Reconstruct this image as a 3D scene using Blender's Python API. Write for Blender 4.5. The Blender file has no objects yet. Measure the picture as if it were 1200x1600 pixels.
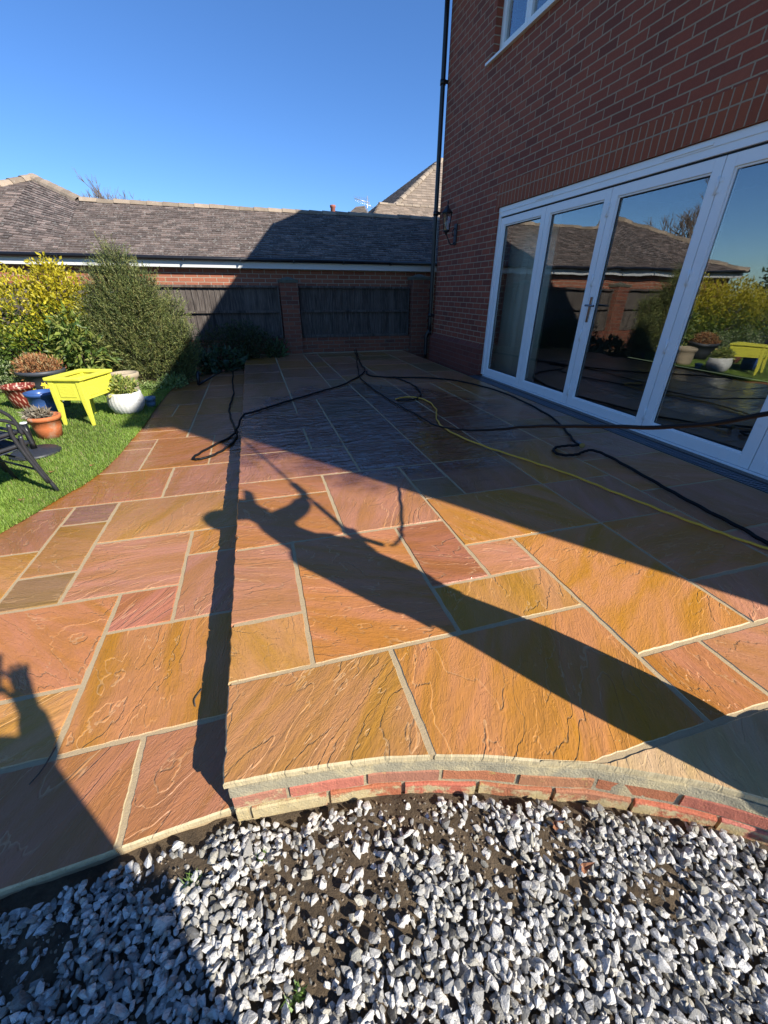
import bpy, bmesh, math, random
import numpy as np
from mathutils import Vector, Matrix
R = math.radians
scene = bpy.context.scene
C = scene.collection

# ---------------------------------------------------------------- camera
CAMH = 1.15
cd = bpy.data.cameras.new('camera'); cam = bpy.data.objects.new('camera', cd); C.objects.link(cam)
cd.sensor_fit = 'HORIZONTAL'; cd.sensor_width = 36; cd.lens = 36 * 630.0 / 1200
cd.clip_start = 0.05; cd.clip_end = 500
rt = Vector((0.95943634, -0.28187361, 0.00540154)); up = Vector((0.13110589, 0.46305376, 0.87657998)); fw = Vector((0.24958597, 0.84031451, -0.4812259))
cam.matrix_world = Matrix(((rt.x, up.x, -fw.x, 0), (rt.y, up.y, -fw.y, 0), (rt.z, up.z, -fw.z, CAMH), (0, 0, 0, 1)))
scene.camera = cam
scene.view_settings.view_transform = 'Standard'; scene.view_settings.look = 'None'
scene.view_settings.exposure = 0.66; scene.view_settings.gamma = 1
# ---------------------------------------------------------------- sky and sun
SUN = Vector((0.487, -0.66, 0.565)).normalized()
EL = math.asin(SUN.z); AZ = math.atan2(SUN.x, SUN.y)
w = bpy.data.worlds.new('World'); scene.world = w; w.use_nodes = True
nt = w.node_tree; bg = nt.nodes['Background']
sky = nt.nodes.new('ShaderNodeTexSky'); sky.sky_type = 'NISHITA'; sky.sun_disc = False
sky.sun_elevation = EL; sky.sun_rotation = AZ; sky.altitude = 0; sky.air_density = 1.0; sky.dust_density = 0.0; sky.ozone_density = 3.5
hsv = nt.nodes.new('ShaderNodeHueSaturation'); hsv.inputs['Saturation'].default_value = 1.2; hsv.inputs['Hue'].default_value = 0.508
nt.links.new(sky.outputs[0], hsv.inputs['Color']); tcw = nt.nodes.new('ShaderNodeTexCoord'); spw = nt.nodes.new('ShaderNodeSeparateXYZ'); nt.links.new(tcw.outputs['Generated'], spw.inputs[0])
mrw = nt.nodes.new('ShaderNodeMapRange'); nt.links.new(spw.outputs[2], mrw.inputs[0]); mrw.inputs[1].default_value = 0.0; mrw.inputs[2].default_value = 0.55
mxw = nt.nodes.new('ShaderNodeMix'); mxw.data_type = 'RGBA'; nt.links.new(mrw.outputs[0], mxw.inputs[0]); mxw.inputs[6].default_value = (0.52, 0.74, 1.02, 1); mxw.inputs[7].default_value = (1, 1, 1, 1)
mlw = nt.nodes.new('ShaderNodeMix'); mlw.data_type = 'RGBA'; mlw.blend_type = 'MULTIPLY'; mlw.inputs[0].default_value = 1; nt.links.new(hsv.outputs[0], mlw.inputs[6]); nt.links.new(mxw.outputs[2], mlw.inputs[7])
nt.links.new(mlw.outputs[2], bg.inputs[0]); bg.inputs[1].default_value = 0.108
sd = bpy.data.lights.new('sun', 'SUN'); sd.energy = 4.9; sd.angle = R(0.55); sd.color = (1.0, 0.95, 0.86)
sun = bpy.data.objects.new('sun', sd); C.objects.link(sun)
sun.rotation_mode = 'QUATERNION'; sun.rotation_quaternion = SUN.to_track_quat('Z', 'Y')
sun.location = (12, -16, 14)

# ---------------------------------------------------------------- node helpers
class NG:
    def __init__(s, name):
        s.m = bpy.data.materials.new(name); s.m.use_nodes = True; s.t = s.m.node_tree
        s.b = s.t.nodes['Principled BSDF']; s.out = s.t.nodes['Material Output']
    def n(s, k, **kw):
        x = s.t.nodes.new(k)
        for a, b in kw.items(): setattr(x, a, b)
        return x
    def l(s, a, b): s.t.links.new(a, b)
    def put(s, sock, v):
        if hasattr(v, 'links'): s.l(v, sock)
        else: sock.default_value = v
    def M(s, op, a, b=0.0, c=0.0, clamp=False):
        x = s.n('ShaderNodeMath', operation=op); x.use_clamp = clamp
        s.put(x.inputs[0], a); s.put(x.inputs[1], b); s.put(x.inputs[2], c); return x.outputs[0]
    def mix(s, f, a, b, mode='MIX'):
        x = s.n('ShaderNodeMix', data_type='RGBA', blend_type=mode)
        s.put(x.inputs[0], f)
        for i, v in ((6, a), (7, b)):
            if isinstance(v, tuple) and len(v) == 3: v = (*v, 1)
            s.put(x.inputs[i], v)
        return x.outputs[2]
    def pos(s): return s.n('ShaderNodeNewGeometry').outputs['Position']
    def vm(s, op, a, b=(0, 0, 0)):
        x = s.n('ShaderNodeVectorMath', operation=op); s.put(x.inputs[0], a)
        if op == 'SCALE': s.put(x.inputs[3], b)
        else: s.put(x.inputs[1], b)
        return x.outputs[0]
    def xyz(s, v):
        x = s.n('ShaderNodeSeparateXYZ'); s.l(v, x.inputs[0]); return x.outputs
    def comb(s, x, y, z=0.0):
        c = s.n('ShaderNodeCombineXYZ'); s.put(c.inputs[0], x); s.put(c.inputs[1], y); s.put(c.inputs[2], z); return c.outputs[0]
    def noise(s, v, sc, det=3.0, rough=0.55, dist=0.0):
        x = s.n('ShaderNodeTexNoise'); s.put(x.inputs['Vector'], v); x.inputs['Scale'].default_value = sc
        x.inputs['Detail'].default_value = det; x.inputs['Roughness'].default_value = rough; x.inputs['Distortion'].default_value = dist
        return x.outputs[0]
    def vor(s, v, sc, feat='F1'):
        x = s.n('ShaderNodeTexVoronoi', feature=feat); s.put(x.inputs['Vector'], v); x.inputs['Scale'].default_value = sc; return x
    def wn(s, v):
        x = s.n('ShaderNodeTexWhiteNoise'); s.put(x.inputs[0], v); return x.outputs[0]
    def ramp(s, f, pts):
        x = s.n('ShaderNodeValToRGB'); s.put(x.inputs[0], f); e = x.color_ramp.elements
        while len(e) < len(pts): e.new(0.5)
        for q, (p, c) in zip(e, pts):
            q.position = p; q.color = (c, c, c, 1) if not isinstance(c, tuple) else (*c, 1)
        return x.outputs[0]
    def ss(s, v, a, b):
        x = s.n('ShaderNodeMapRange', interpolation_type='SMOOTHSTEP'); s.put(x.inputs[0], v); x.inputs[1].default_value = a; x.inputs[2].default_value = b; return x.outputs[0]
    def bump(s, h, dist, st=1.0, nrm=None):
        x = s.n('ShaderNodeBump'); s.put(x.inputs['Height'], h); x.inputs['Distance'].default_value = dist; x.inputs['Strength'].default_value = st
        if nrm is not None: s.l(nrm, x.inputs['Normal'])
        return x.outputs[0]
    def attr(s, name): return s.n('ShaderNodeAttribute', attribute_name=name).outputs
    def fin(s, col=None, rough=None, nrm=None, **kw):
        if col is not None: s.put(s.b.inputs['Base Color'], (*col, 1) if isinstance(col, tuple) and len(col) == 3 else col)
        if rough is not None: s.put(s.b.inputs['Roughness'], rough)
        if nrm is not None: s.l(nrm, s.b.inputs['Normal'])
        for k, v in kw.items(): s.put(s.b.inputs[k.replace('_', ' ')], v)
        return s.m

def plain(name, col, rough=0.5, var=0.15, sc=30, bump=0.0, metal=0.0, dirt=None):
    g = NG(name); p = g.pos(); nz = g.noise(p, sc, 4)
    dark = tuple(c * (1 - var) for c in col); lite = tuple(min(1, c * (1 + var)) for c in col)
    c = g.mix(nz, dark, lite)
    if dirt: c = g.mix(g.ss(g.noise(p, dirt[0], 5, 0.65), dirt[1], dirt[1] + 0.18), c, dirt[2])
    nb = g.bump(g.noise(p, sc * 3, 4), bump) if bump else None
    return g.fin(c, g.M('MULTIPLY_ADD', nz, 0.2, rough - 0.1), nb, Metallic=metal)

def wallcoords(g):
    p = g.pos(); x, y, z = g.xyz(p); nrm = g.n('ShaderNodeNewGeometry').outputs['True Normal']
    nx, ny, nz = g.xyz(nrm)
    k = g.M('GREATER_THAN', g.M('ABSOLUTE', nx), 0.6)
    u = g.M('ADD', g.M('MULTIPLY', y, k), g.M('MULTIPLY', x, g.M('SUBTRACT', 1.0, k)))
    return p, u, z

def brick(name, pal, mortar, course=0.075, zoff=0.0, uoff=0.0, soldier=False, mw=0.0045, lichen=None, rough=0.85, mvar=0.12, weather=0.25):
    g = NG(name); p, u, z = wallcoords(g)
    wob = g.M('MULTIPLY', g.M('SUBTRACT', g.noise(p, 22, 2), 0.5), 0.004)
    u = g.M('ADD', g.M('ADD', u, uoff), wob); z = g.M('ADD', g.M('ADD', z, zoff), wob)
    if soldier: u, z = z, u
    rz = g.M('DIVIDE', z, course); row = g.M('FLOOR', rz); fz = g.M('FRACT', rz)
    sh = g.M('MULTIPLY', g.M('MODULO', g.M('ABSOLUTE', row), 2.0), 0.5) if not soldier else 0.0
    uu = g.M('ADD', g.M('DIVIDE', u, 0.225), sh); col = g.M('FLOOR', uu); fu = g.M('FRACT', uu)
    du = g.M('MULTIPLY', g.M('MINIMUM', fu, g.M('SUBTRACT', 1.0, fu)), 0.225)
    dz = g.M('MULTIPLY', g.M('MINIMUM', fz, g.M('SUBTRACT', 1.0, fz)), course)
    d = g.M('MINIMUM', du, dz); d = g.M('ADD', d, g.M('MULTIPLY', g.M('SUBTRACT', g.noise(p, 90, 3), 0.5), 0.0035))
    br = g.ss(d, mw, mw + 0.0022)
    idv = g.comb(col, row, 3.0); r1 = g.wn(idv); r2 = g.wn(g.comb(row, col, 9.0))
    c = g.ramp(r1, [(i / (len(pal) - 1), q) for i, q in enumerate(pal)])
    c = g.mix(g.M('MULTIPLY', g.noise(p, 45, 5, 0.7), 0.55), c, tuple(0.45 * q for q in pal[0]))
    c = g.mix(g.M('MULTIPLY', g.ss(g.noise(p, 1.3, 4), 0.45, 0.75), weather), c, tuple(0.5 * q for q in pal[0]))
    sp = g.ss(g.noise(p, 160, 2), 0.68, 0.75); c = g.mix(g.M('MULTIPLY', sp, 0.35), c, mortar)
    mc = g.mix(g.noise(p, 35, 4), tuple(q * (1 - 2 * mvar) for q in mortar), mortar)
    c = g.mix(br, mc, c)
    if lichen: c = g.mix(g.ss(g.noise(p, lichen[0], 6, 0.7), lichen[1], lichen[1] + 0.12), c, lichen[2])
    h = g.M('ADD', g.M('MULTIPLY', br, 1.0), g.M('MULTIPLY', g.noise(p, 120, 4, 0.7), 0.5))
    h = g.M('ADD', h, g.M('MULTIPLY', r2, 0.25))
    return g.fin(c, rough, g.bump(h, 0.005))

# ---------------------------------------------------------------- mesh helpers
def wmat(o):
    m = o.matrix_basis.copy()
    if o.parent: m = wmat(o.parent) @ o.matrix_parent_inverse @ m
    return m
def setparent(o, p):        # vertices are given in world space; the parent keeps them where they are
    o.parent = p; o.matrix_parent_inverse = wmat(p).inverted()
class MB:
    def __init__(s): s.v = []; s.f = []; s.sm = []
    def add(s, vs, fs, smooth=False):
        o = len(s.v); s.v += [tuple(q) for q in vs]; s.f += [tuple(i + o for i in f) for f in fs]; s.sm += [smooth] * len(fs); return s
    def box(s, x0, x1, y0, y1, z0, z1, M=None):
        vs = [Vector((x, y, z)) for z in (z0, z1) for y in (y0, y1) for x in (x0, x1)]
        if M is not None: vs = [M @ q for q in vs]
        return s.add(vs, [(0, 2, 3, 1), (4, 5, 7, 6), (0, 1, 5, 4), (2, 6, 7, 3), (0, 4, 6, 2), (1, 3, 7, 5)])
    def taper(s, a, b, wa, wb, M=None):     # square-section tapered bar
        a, b = Vector(a), Vector(b); vs = []
        for q, h in ((a, wa / 2), (b, wb / 2)):
            vs += [q + Vector((-h, -h, 0)), q + Vector((h, -h, 0)), q + Vector((h, h, 0)), q + Vector((-h, h, 0))]
        return s.add(vs, [(0, 1, 2, 3), (7, 6, 5, 4), (0, 4, 5, 1), (1, 5, 6, 2), (2, 6, 7, 3), (3, 7, 4, 0)])
    def tube(s, pts, r, n=8, caps=True, smooth=True, rs=None):
        pts = [Vector(p) for p in pts]; k = len(pts); prev = None; vs = []
        for i, p in enumerate(pts):
            t = (pts[min(i + 1, k - 1)] - pts[max(i - 1, 0)]).normalized()
            a = Vector((0, 0, 1)) if prev is None else prev
            if abs(a.dot(t)) > 0.99: a = Vector((1, 0, 0))
            b = (a - t * a.dot(t)).normalized(); prev = b; c = t.cross(b); rr = rs[i] if rs else r
            vs += [p + (b * math.cos(2 * math.pi * j / n) + c * math.sin(2 * math.pi * j / n)) * rr for j in range(n)]
        fs = [(i * n + j, i * n + (j + 1) % n, (i + 1) * n + (j + 1) % n, (i + 1) * n + j) for i in range(k - 1) for j in range(n)]
        s.add(vs, fs, smooth)
        if caps: s._cap(n, k)
        return s
    def _cap(s, n, k):
        o = len(s.v) - n * k; s.f.append(tuple(o + j for j in range(n - 1, -1, -1))); s.f.append(tuple(o + (k - 1) * n + j for j in range(n))); s.sm += [False, False]
    def lathe(s, prof, c=(0, 0, 0), n=28, fn=None, M=None, smooth=True):
        vs = []
        for (r, z) in prof:
            for j in range(n):
                a = 2 * math.pi * j / n; rr = r * (fn(a, z) if fn else 1)
                q = Vector((rr * math.cos(a), rr * math.sin(a), z))
                vs.append((M @ q if M is not None else q) + Vector(c))
        k = len(prof)
        fs = [(i * n + j, i * n + (j + 1) % n, (i + 1) * n + (j + 1) % n, (i + 1) * n + j) for i in range(k - 1) for j in range(n)]
        return s.add(vs, fs, smooth)
    def build(s, name, mat, parent=None, bevel=0.0, loc=None):
        me = bpy.data.meshes.new(name); me.from_pydata(s.v, [], s.f); me.update()
        me.polygons.foreach_set('use_smooth', s.sm)
        o = bpy.data.objects.new(name, me); C.objects.link(o); me.materials.append(mat)
        if parent: setparent(o, parent)
        if bevel:
            b = o.modifiers.new('bevel', 'BEVEL'); b.width = bevel; b.segments = 2; b.limit_method = 'ANGLE'; b.angle_limit = R(40)
        return o

def npmesh(name, V, F, mat, col=None, parent=None, smooth=False):
    """V (n,3) F (m,k) arrays, col (n,3) point colours"""
    me = bpy.data.meshes.new(name); n, m, k = len(V), len(F), F.shape[1]
    me.vertices.add(n); me.vertices.foreach_set('co', np.ascontiguousarray(V, dtype=np.float32).ravel())
    me.loops.add(m * k); me.loops.foreach_set('vertex_index', np.ascontiguousarray(F, dtype=np.int32).ravel())
    me.polygons.add(m); me.polygons.foreach_set('loop_start', np.arange(0, m * k, k, dtype=np.int32))
    me.polygons.foreach_set('loop_total', np.full(m, k, dtype=np.int32))
    me.polygons.foreach_set('use_smooth', np.full(m, smooth))
    me.update(calc_edges=True); me.validate()
    if col is not None:
        a = me.color_attributes.new('col', 'FLOAT_COLOR', 'POINT')
        a.data.foreach_set('color', np.hstack([col, np.ones((n, 1))]).astype(np.float32).ravel())
    o = bpy.data.objects.new(name, me); C.objects.link(o); me.materials.append(mat)
    if parent: setparent(o, parent)
    return o

def tag(o, label=None, cat=None, group=None, kind=None):
    for k, v in (('label', label), ('category', cat), ('group', group), ('kind', kind)):
        if v: o[k] = v
    return o
def empty(name, loc, label, cat, group=None, rz=0):
    o = bpy.data.objects.new(name, None); C.objects.link(o); o.location = loc; o.rotation_euler = (0, 0, rz); o.empty_display_size = 0.1
    return tag(o, label, cat, group)
def spline(pts, n=8):
    P = [Vector(p) for p in pts]; P = [P[0] * 2 - P[1]] + P + [P[-1] * 2 - P[-2]]; out = []
    for i in range(1, len(P) - 2):
        a, b, c, d = P[i - 1:i + 3]
        for k in range(n):
            t = k / n; out.append(0.5 * ((2 * b) + (c - a) * t + (2 * a - 5 * b + 4 * c - d) * t * t + (3 * b - a - 3 * c + d) * t ** 3))
    out.append(P[-2]); return out
def fbm(x, y, s=0):
    return (math.sin(x * 1.7 + s) * math.cos(y * 1.3 - s) + 0.5 * math.sin(x * 3.9 + 1.3 * s + y * 2.1) + 0.25 * math.sin(x * 8.1 - y * 7.3 + s * 2)) / 1.75
# ================================================================ PAVING
rnd = random.Random(7)
GOLD = (0.55, 0.245, 0.055); ORANGE = (0.56, 0.225, 0.075); PINK = (0.54, 0.245, 0.13); RED = (0.41, 0.145, 0.085); OLIVE = (0.26, 0.185, 0.08)
PURP = (0.29, 0.15, 0.115); BROWN = (0.42, 0.215, 0.06); YEL = (0.56, 0.29, 0.075); CREAM = (0.60, 0.47, 0.26); DPINK = (0.47, 0.215, 0.125); BRRED = (0.38, 0.16, 0.08)
POOL = [ORANGE, PINK, GOLD, BROWN, DPINK, BRRED, ORANGE, OLIVE, PINK, GOLD, PURP]

def slab_material():
    g = NG('riven_sandstone'); p = g.pos(); a = g.attr('col'); base = a[0]
    at = g.n('ShaderNodeAttribute', attribute_name='rnd'); rx, ry, rz = g.xyz(at.outputs[1])   # per-slab: angle, two offsets
    rot = g.n('ShaderNodeVectorRotate', rotation_type='Z_AXIS'); g.l(p, rot.inputs['Vector']); g.l(g.M('MULTIPLY', rx, 6.283), rot.inputs['Angle'])
    off = g.comb(g.M('MULTIPLY', ry, 37.0), g.M('MULTIPLY', rz, 53.0), g.M('MULTIPLY', ry, 11.0))
    q = g.vm('ADD', rot.outputs[0], off)
    qs = g.vm('MULTIPLY', q, (1.0, 2.6, 1.0))
    # terraced cleft: contours of a smooth field
    f1 = g.noise(qs, 1.35, 5, 0.52, 0.55)
    t = g.M('MULTIPLY', f1, 12.0); fr = g.M('FRACT', t)
    ter = g.M('SUBTRACT', g.ss(fr, 0.0, 0.13), fr)
    msk = g.ss(g.noise(q, 2.1, 3), 0.36, 0.56)
    ter = g.M('MULTIPLY', ter, msk)
    f2 = g.noise(g.vm('MULTIPLY', q, (2.0, 7.0, 1.0)), 3.0, 5, 0.6, 0.3)
    t2 = g.M('MULTIPLY', f2, 9.0); ter2 = g.M('SUBTRACT', g.ss(g.M('FRACT', t2), 0.0, 0.25), g.M('FRACT', t2))
    fine = g.noise(p, 190, 4, 0.7)
    h = g.M('ADD', g.M('MULTIPLY', ter, 0.0031), g.M('MULTIPLY', ter2, 0.0011))
    h = g.M('ADD', h, g.M('MULTIPLY', fine, 0.0009)); h = g.M('ADD', h, g.M('MULTIPLY', g.noise(p, 9, 3), 0.0012))
    # colour: bands that follow the bedding, blotches, fine grain
    band = g.ss(g.noise(g.vm('MULTIPLY', q, (1.0, 4.5, 1.0)), 1.6, 4, 0.55, 0.7), 0.3, 0.7)
    hs = g.n('ShaderNodeHueSaturation'); g.l(base, hs.inputs['Color']); hs.inputs['Hue'].default_value = 0.504; hs.inputs['Value'].default_value = 0.90; hs.inputs['Saturation'].default_value = 1.08
    hs2 = g.n('ShaderNodeHueSaturation'); g.l(base, hs2.inputs['Color']); hs2.inputs['Hue'].default_value = 0.488; hs2.inputs['Value'].default_value = 1.07; hs2.inputs['Saturation'].default_value = 0.94
    c = g.mix(band, hs.outputs[0], hs2.outputs[0])
    c = g.mix(g.M('MULTIPLY', g.ss(g.noise(q, 3.3, 5, 0.6), 0.50, 0.78), 0.22), c, (0.50, 0.19, 0.05))
    c = g.mix(g.M('MULTIPLY', g.ss(g.noise(g.vm('ADD', q, (9, 4, 2)), 4.2, 5, 0.65), 0.60, 0.80), 0.10), c, (0.22, 0.13, 0.05))
    streak = g.ss(g.noise(g.vm('MULTIPLY', q, (1.2, 26, 1)), 2.4, 4, 0.6, 0.5), 0.35, 0.7)
    c = g.mix(g.M('MULTIPLY', streak, 0.16), c, g.mix(0.5, c, (0.20, 0.09, 0.04)))
    edge = g.M('MULTIPLY', g.M('SUBTRACT', 1.0, g.ss(fr, 0.0, 0.10)), msk)           # paler mineral line along some ledges
    c = g.mix(g.M('MULTIPLY', edge, 0.55), c, g.mix(0.65, c, (0.75, 0.50, 0.26)))
    c = g.mix(g.M('MULTIPLY', g.ss(g.noise(p, 420, 2), 0.6, 0.75), 0.35), c, g.mix(0.5, c, (0.16, 0.08, 0.04)))
    # wetness: water film over the far patio, widened to darken its shade
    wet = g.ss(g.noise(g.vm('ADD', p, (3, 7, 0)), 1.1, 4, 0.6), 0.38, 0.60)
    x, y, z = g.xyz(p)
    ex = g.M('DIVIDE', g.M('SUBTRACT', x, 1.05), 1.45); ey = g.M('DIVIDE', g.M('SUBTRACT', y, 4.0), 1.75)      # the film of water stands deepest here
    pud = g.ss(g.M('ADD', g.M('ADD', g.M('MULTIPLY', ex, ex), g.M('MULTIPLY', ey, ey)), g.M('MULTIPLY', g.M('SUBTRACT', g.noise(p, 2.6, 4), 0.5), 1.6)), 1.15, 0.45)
    wet = g.M('ADD', g.M('MULTIPLY', pud, 0.72), g.M('MULTIPLY_ADD', g.ss(g.M('ADD', y, g.M('MULTIPLY', g.noise(p, 1.3, 4), 2.4)), 3.0, 4.4), 0.30, 0.04))  # wet: water film, widened to also carry the far patio's painted shade
    c = g.mix(g.M('MULTIPLY', wet, 1.3, clamp=True), c, g.mix(1.0, c, (0.36, 0.32, 0.32), 'MULTIPLY'))      # soaked stone is darker, and the far patio's shade is deepened in colour
    rough = g.M('ADD', g.M('MULTIPLY_ADD', wet, -0.25, 0.38), g.M('MULTIPLY', fine, 0.12))
    hb = g.M('MULTIPLY', h, g.M('MULTIPLY_ADD', wet, -0.25, 1.0))
    nxn, nyn, nzn = g.xyz(g.n('ShaderNodeNewGeometry').outputs['True Normal'])
    c = g.mix(g.M('MULTIPLY', g.ss(nzn, 0.93, 0.6), g.ss(y, 1.1, 0.95)), c, g.mix(g.noise(p, 40, 4), (0.42, 0.33, 0.18), (0.66, 0.55, 0.34)))      # sawn front rim, pale
    nb = g.bump(hb, 1.0)
    g.fin(c, rough, nb); g.b.inputs['IOR'].default_value = 1.42
    g.b.inputs['Coat Weight'].default_value = 0.0
    g.put(g.b.inputs['Coat Weight'], g.M('MULTIPLY_ADD', wet, 1.1, 0.02, clamp=True)); g.b.inputs['Coat Roughness'].default_value = 0.02; g.b.inputs['Coat IOR'].default_value = 1.65
    g.put(g.b.inputs['Specular IOR Level'], g.M('MULTIPLY_ADD', wet, -0.45, 0.5, clamp=True))
    cn = g.bump(g.M('ADD', g.M('MULTIPLY', h, 0.6), g.M('MULTIPLY', g.noise(g.vm('MULTIPLY', p, (1.0, 2.8, 1.0)), 4.2, 3, 0.5, 1.2), 0.026)), 1.0); g.l(cn, g.b.inputs['Coat Normal'])
    return g.m
SLAB = slab_material()

UX = [-0.235, 0.045, 0.325, 0.605, 0.895, 1.175, 1.455, 1.75, 2.03, 2.31, 2.59, 2.87, 3.085]
UY = [-0.4, -0.12, 0.16, 0.45, 0.725, 1.005, 1.285, 1.555, 1.825, 2.10, 2.385, 2.655, 2.935, 3.215, 3.505, 3.80] + [3.80 + 0.285 * k for k in range(1, 20)]
LX = [-0.235, -0.525, -0.79, -1.055, -1.325, -1.60, -1.90, -2.2, -2.5]
LY = [-0.1, 0.2, 0.45, 0.73, 1.005, 1.285, 1.555, 1.825, 2.09, 2.36, 2.64, 2.91, 3.20, 3.49, 3.77, 4.05, 4.31] + [4.31 + 0.285 * k for k in range(1, 17)]
CURVE = [(-0.3, .69), (-.235, .685), (-.12, .675), (.05, .655), (.19, .635), (.33, .60), (.475, .555), (.6, .505), (.75, .455), (.86, .40), (1.0, .33), (1.12, .25), (1.35, .08), (1.6, -.15), (1.9, -.5), (2.3, -1.1), (3.3, -2.6)]
def interp(tab, x):
    if x <= tab[0][0]: return tab[0][1]
    for (a, b), (c, d) in zip(tab, tab[1:]):
        if x <= c: return b + (d - b) * (x - a) / (c - a)
    return tab[-1][1]
def yu(x): return interp(CURVE, x)
def yl(x): return 0.70 + 0.06 * (x + 0.25)

def pack(nx, ny, known, rng):
    occ = {}; out = []
    for (i0, i1, j0, j1, c) in known:
        out.append((i0, i1, j0, j1, c))
        for i in range(i0, i1):
            for j in range(j0, j1): occ[i, j] = 1
    last = None
    for j in range(ny):
        for i in range(nx):
            if (i, j) in occ: continue
            opts = [(3, 2), (2, 3), (2, 2), (2, 2), (3, 2), (2, 1), (1, 2), (1, 1)]; rng.shuffle(opts)
            opts.sort(key=lambda q: -q[0] * q[1] if rng.random() < .7 else 0)
            for a, b in opts:
                if i + a <= nx and j + b <= ny and all((i + k, j + m) not in occ for k in range(a) for m in range(b)): break
            else: a, b = 1, 1
            for k in range(a):
                for m in range(b): occ[i + k, j + m] = 1
            c = rng.choice([q for q in POOL if q is not last]); last = c; out.append((i, i + a, j, j + b, c))
    return out

def lay(name, XS, YS, slabs, ztop, yfront, label, jag_step=False, clip=None):
    V = []; F = []; col = []; rv = []; G = 0.0052; TH = 0.024
    rng = random.Random(3)
    for (i0, i1, j0, j1, c) in slabs:
        xa, xb = sorted((XS[i0], XS[i1])); ya, yb = YS[j0], YS[j1]
        gx = G + rng.uniform(-.0015, .003)
        x0 = xa + gx; x1 = xb - gx; y0 = ya + gx; y1 = yb - gx
        if abs(xa - XS[0]) < 1e-6 and name == 'patio_terrace': x0 = xa - 0.004
        if abs(xb - LX[0]) < 1e-6 and name != 'patio_terrace': x1 = xb + 0.0
        if y1 <= yfront((x0 + x1) / 2) - .3: continue
        lum = rng.uniform(.92, 1.08); tan_ = (0.55, 0.255, 0.070); cc = [(q * .68 + t_ * .32) * .98 * lum for q, t_ in zip(c, tan_)]; r3 = [rng.random() for _ in range(3)]
        tz = [rng.uniform(-.002, .002) for _ in range(4)]; s = rng.uniform(0, 50)
        nxs = max(6, int((x1 - x0) / 0.025)); o = len(V); ok = 0
        lo, hi = [], []
        for k in range(nxs + 1):
            fx = k / nxs; x = x0 + (x1 - x0) * fx
            e0 = 0.0022 * (fbm(x * 30, s, 1) + 0.6 * fbm(x * 95, s, 2)); e1 = 0.0022 * (fbm(x * 30, s, 3) + 0.6 * fbm(x * 95, s, 4))
            yf = yfront(x) + 0.002 * fbm(x * 60, 0, 2)
            a, b = max(y0 + e0, yf), max(y1 + e1, yf + 0.0)
            if b - a > 0.02: ok += 1
            lo.append((x, a)); hi.append((x, max(b, a + 0.0005)))
        if ok < 3: continue
        left = []; right = []; nys = max(5, int((y1 - y0) / 0.03))
        for k in range(1, nys):
            f = k / nys
            for (lst, xe, A, B, sg) in ((left, x0, lo[0], hi[0], 1), (right, x1, lo[-1], hi[-1], -1)):
                y = A[1] + (B[1] - A[1]) * f; j = 0.0022 * (fbm(y * 30, s, 5) + 0.6 * fbm(y * 95, s, 6))
                if name == 'patio_terrace' and abs(xe - (UX[0] - 0.004)) < 1e-6: j = 0.0035 * fbm(y * 23, 1, 5) + 0.0028 * fbm(y * 71, 3, 6) + (0.010 if math.sin(y * 13.7) > .985 else 0)
                lst.append((xe + sg * j, y))
        ring = lo + right + hi[::-1] + left[::-1]
        # drop columns collapsed by the front curve
        ring2 = [ring[0]]
        for q in ring[1:]:
            if math.hypot(q[0] - ring2[-1][0], q[1] - ring2[-1][1]) > 0.0015: ring2.append(q)
        ring = ring2; n = len(ring)
        if n < 8: continue
        def zt(x, y):
            fx = (x - x0) / (x1 - x0); fy = (y - y0) / max(y1 - y0, .01)
            return ztop + (tz[0] * (1 - fx) + tz[1] * fx) * (1 - fy) + (tz[2] * (1 - fx) + tz[3] * fx) * fy
        cx = sum(q[0] for q in ring) / n; cy = sum(q[1] for q in ring) / n
        for ins, dz in ((0.0, -TH), (0.0, -0.006), (0.005, 0.0)):
            for (x, y) in ring:
                dx, dy = cx - x, cy - y; L = math.hypot(dx, dy) or 1
                V.append((x + dx / L * ins, y + dy / L * ins, zt(x, y) + dz))
        for lvl in (0, 1):
            for k in range(n): F.append((o + lvl * n + k, o + lvl * n + (k + 1) % n, o + (lvl + 1) * n + (k + 1) % n, o + (lvl + 1) * n + k))
        F.append(tuple(o + 2 * n + k for k in range(n)))
        col += [cc] * (3 * n); rv += [r3] * (3 * n)
    me = bpy.data.meshes.new(name); me.from_pydata(V, [], F); me.update()
    a = me.color_attributes.new('col', 'FLOAT_COLOR', 'POINT'); a.data.foreach_set('color', np.hstack([np.array(col), np.ones((len(V), 1))]).astype(np.float32).ravel())
    a = me.attributes.new('rnd', 'FLOAT_VECTOR', 'POINT'); a.data.foreach_set('vector', np.array(rv, dtype=np.float32).ravel())
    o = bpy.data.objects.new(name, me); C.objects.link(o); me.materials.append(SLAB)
    return tag(o, label, None, None, 'structure')

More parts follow.
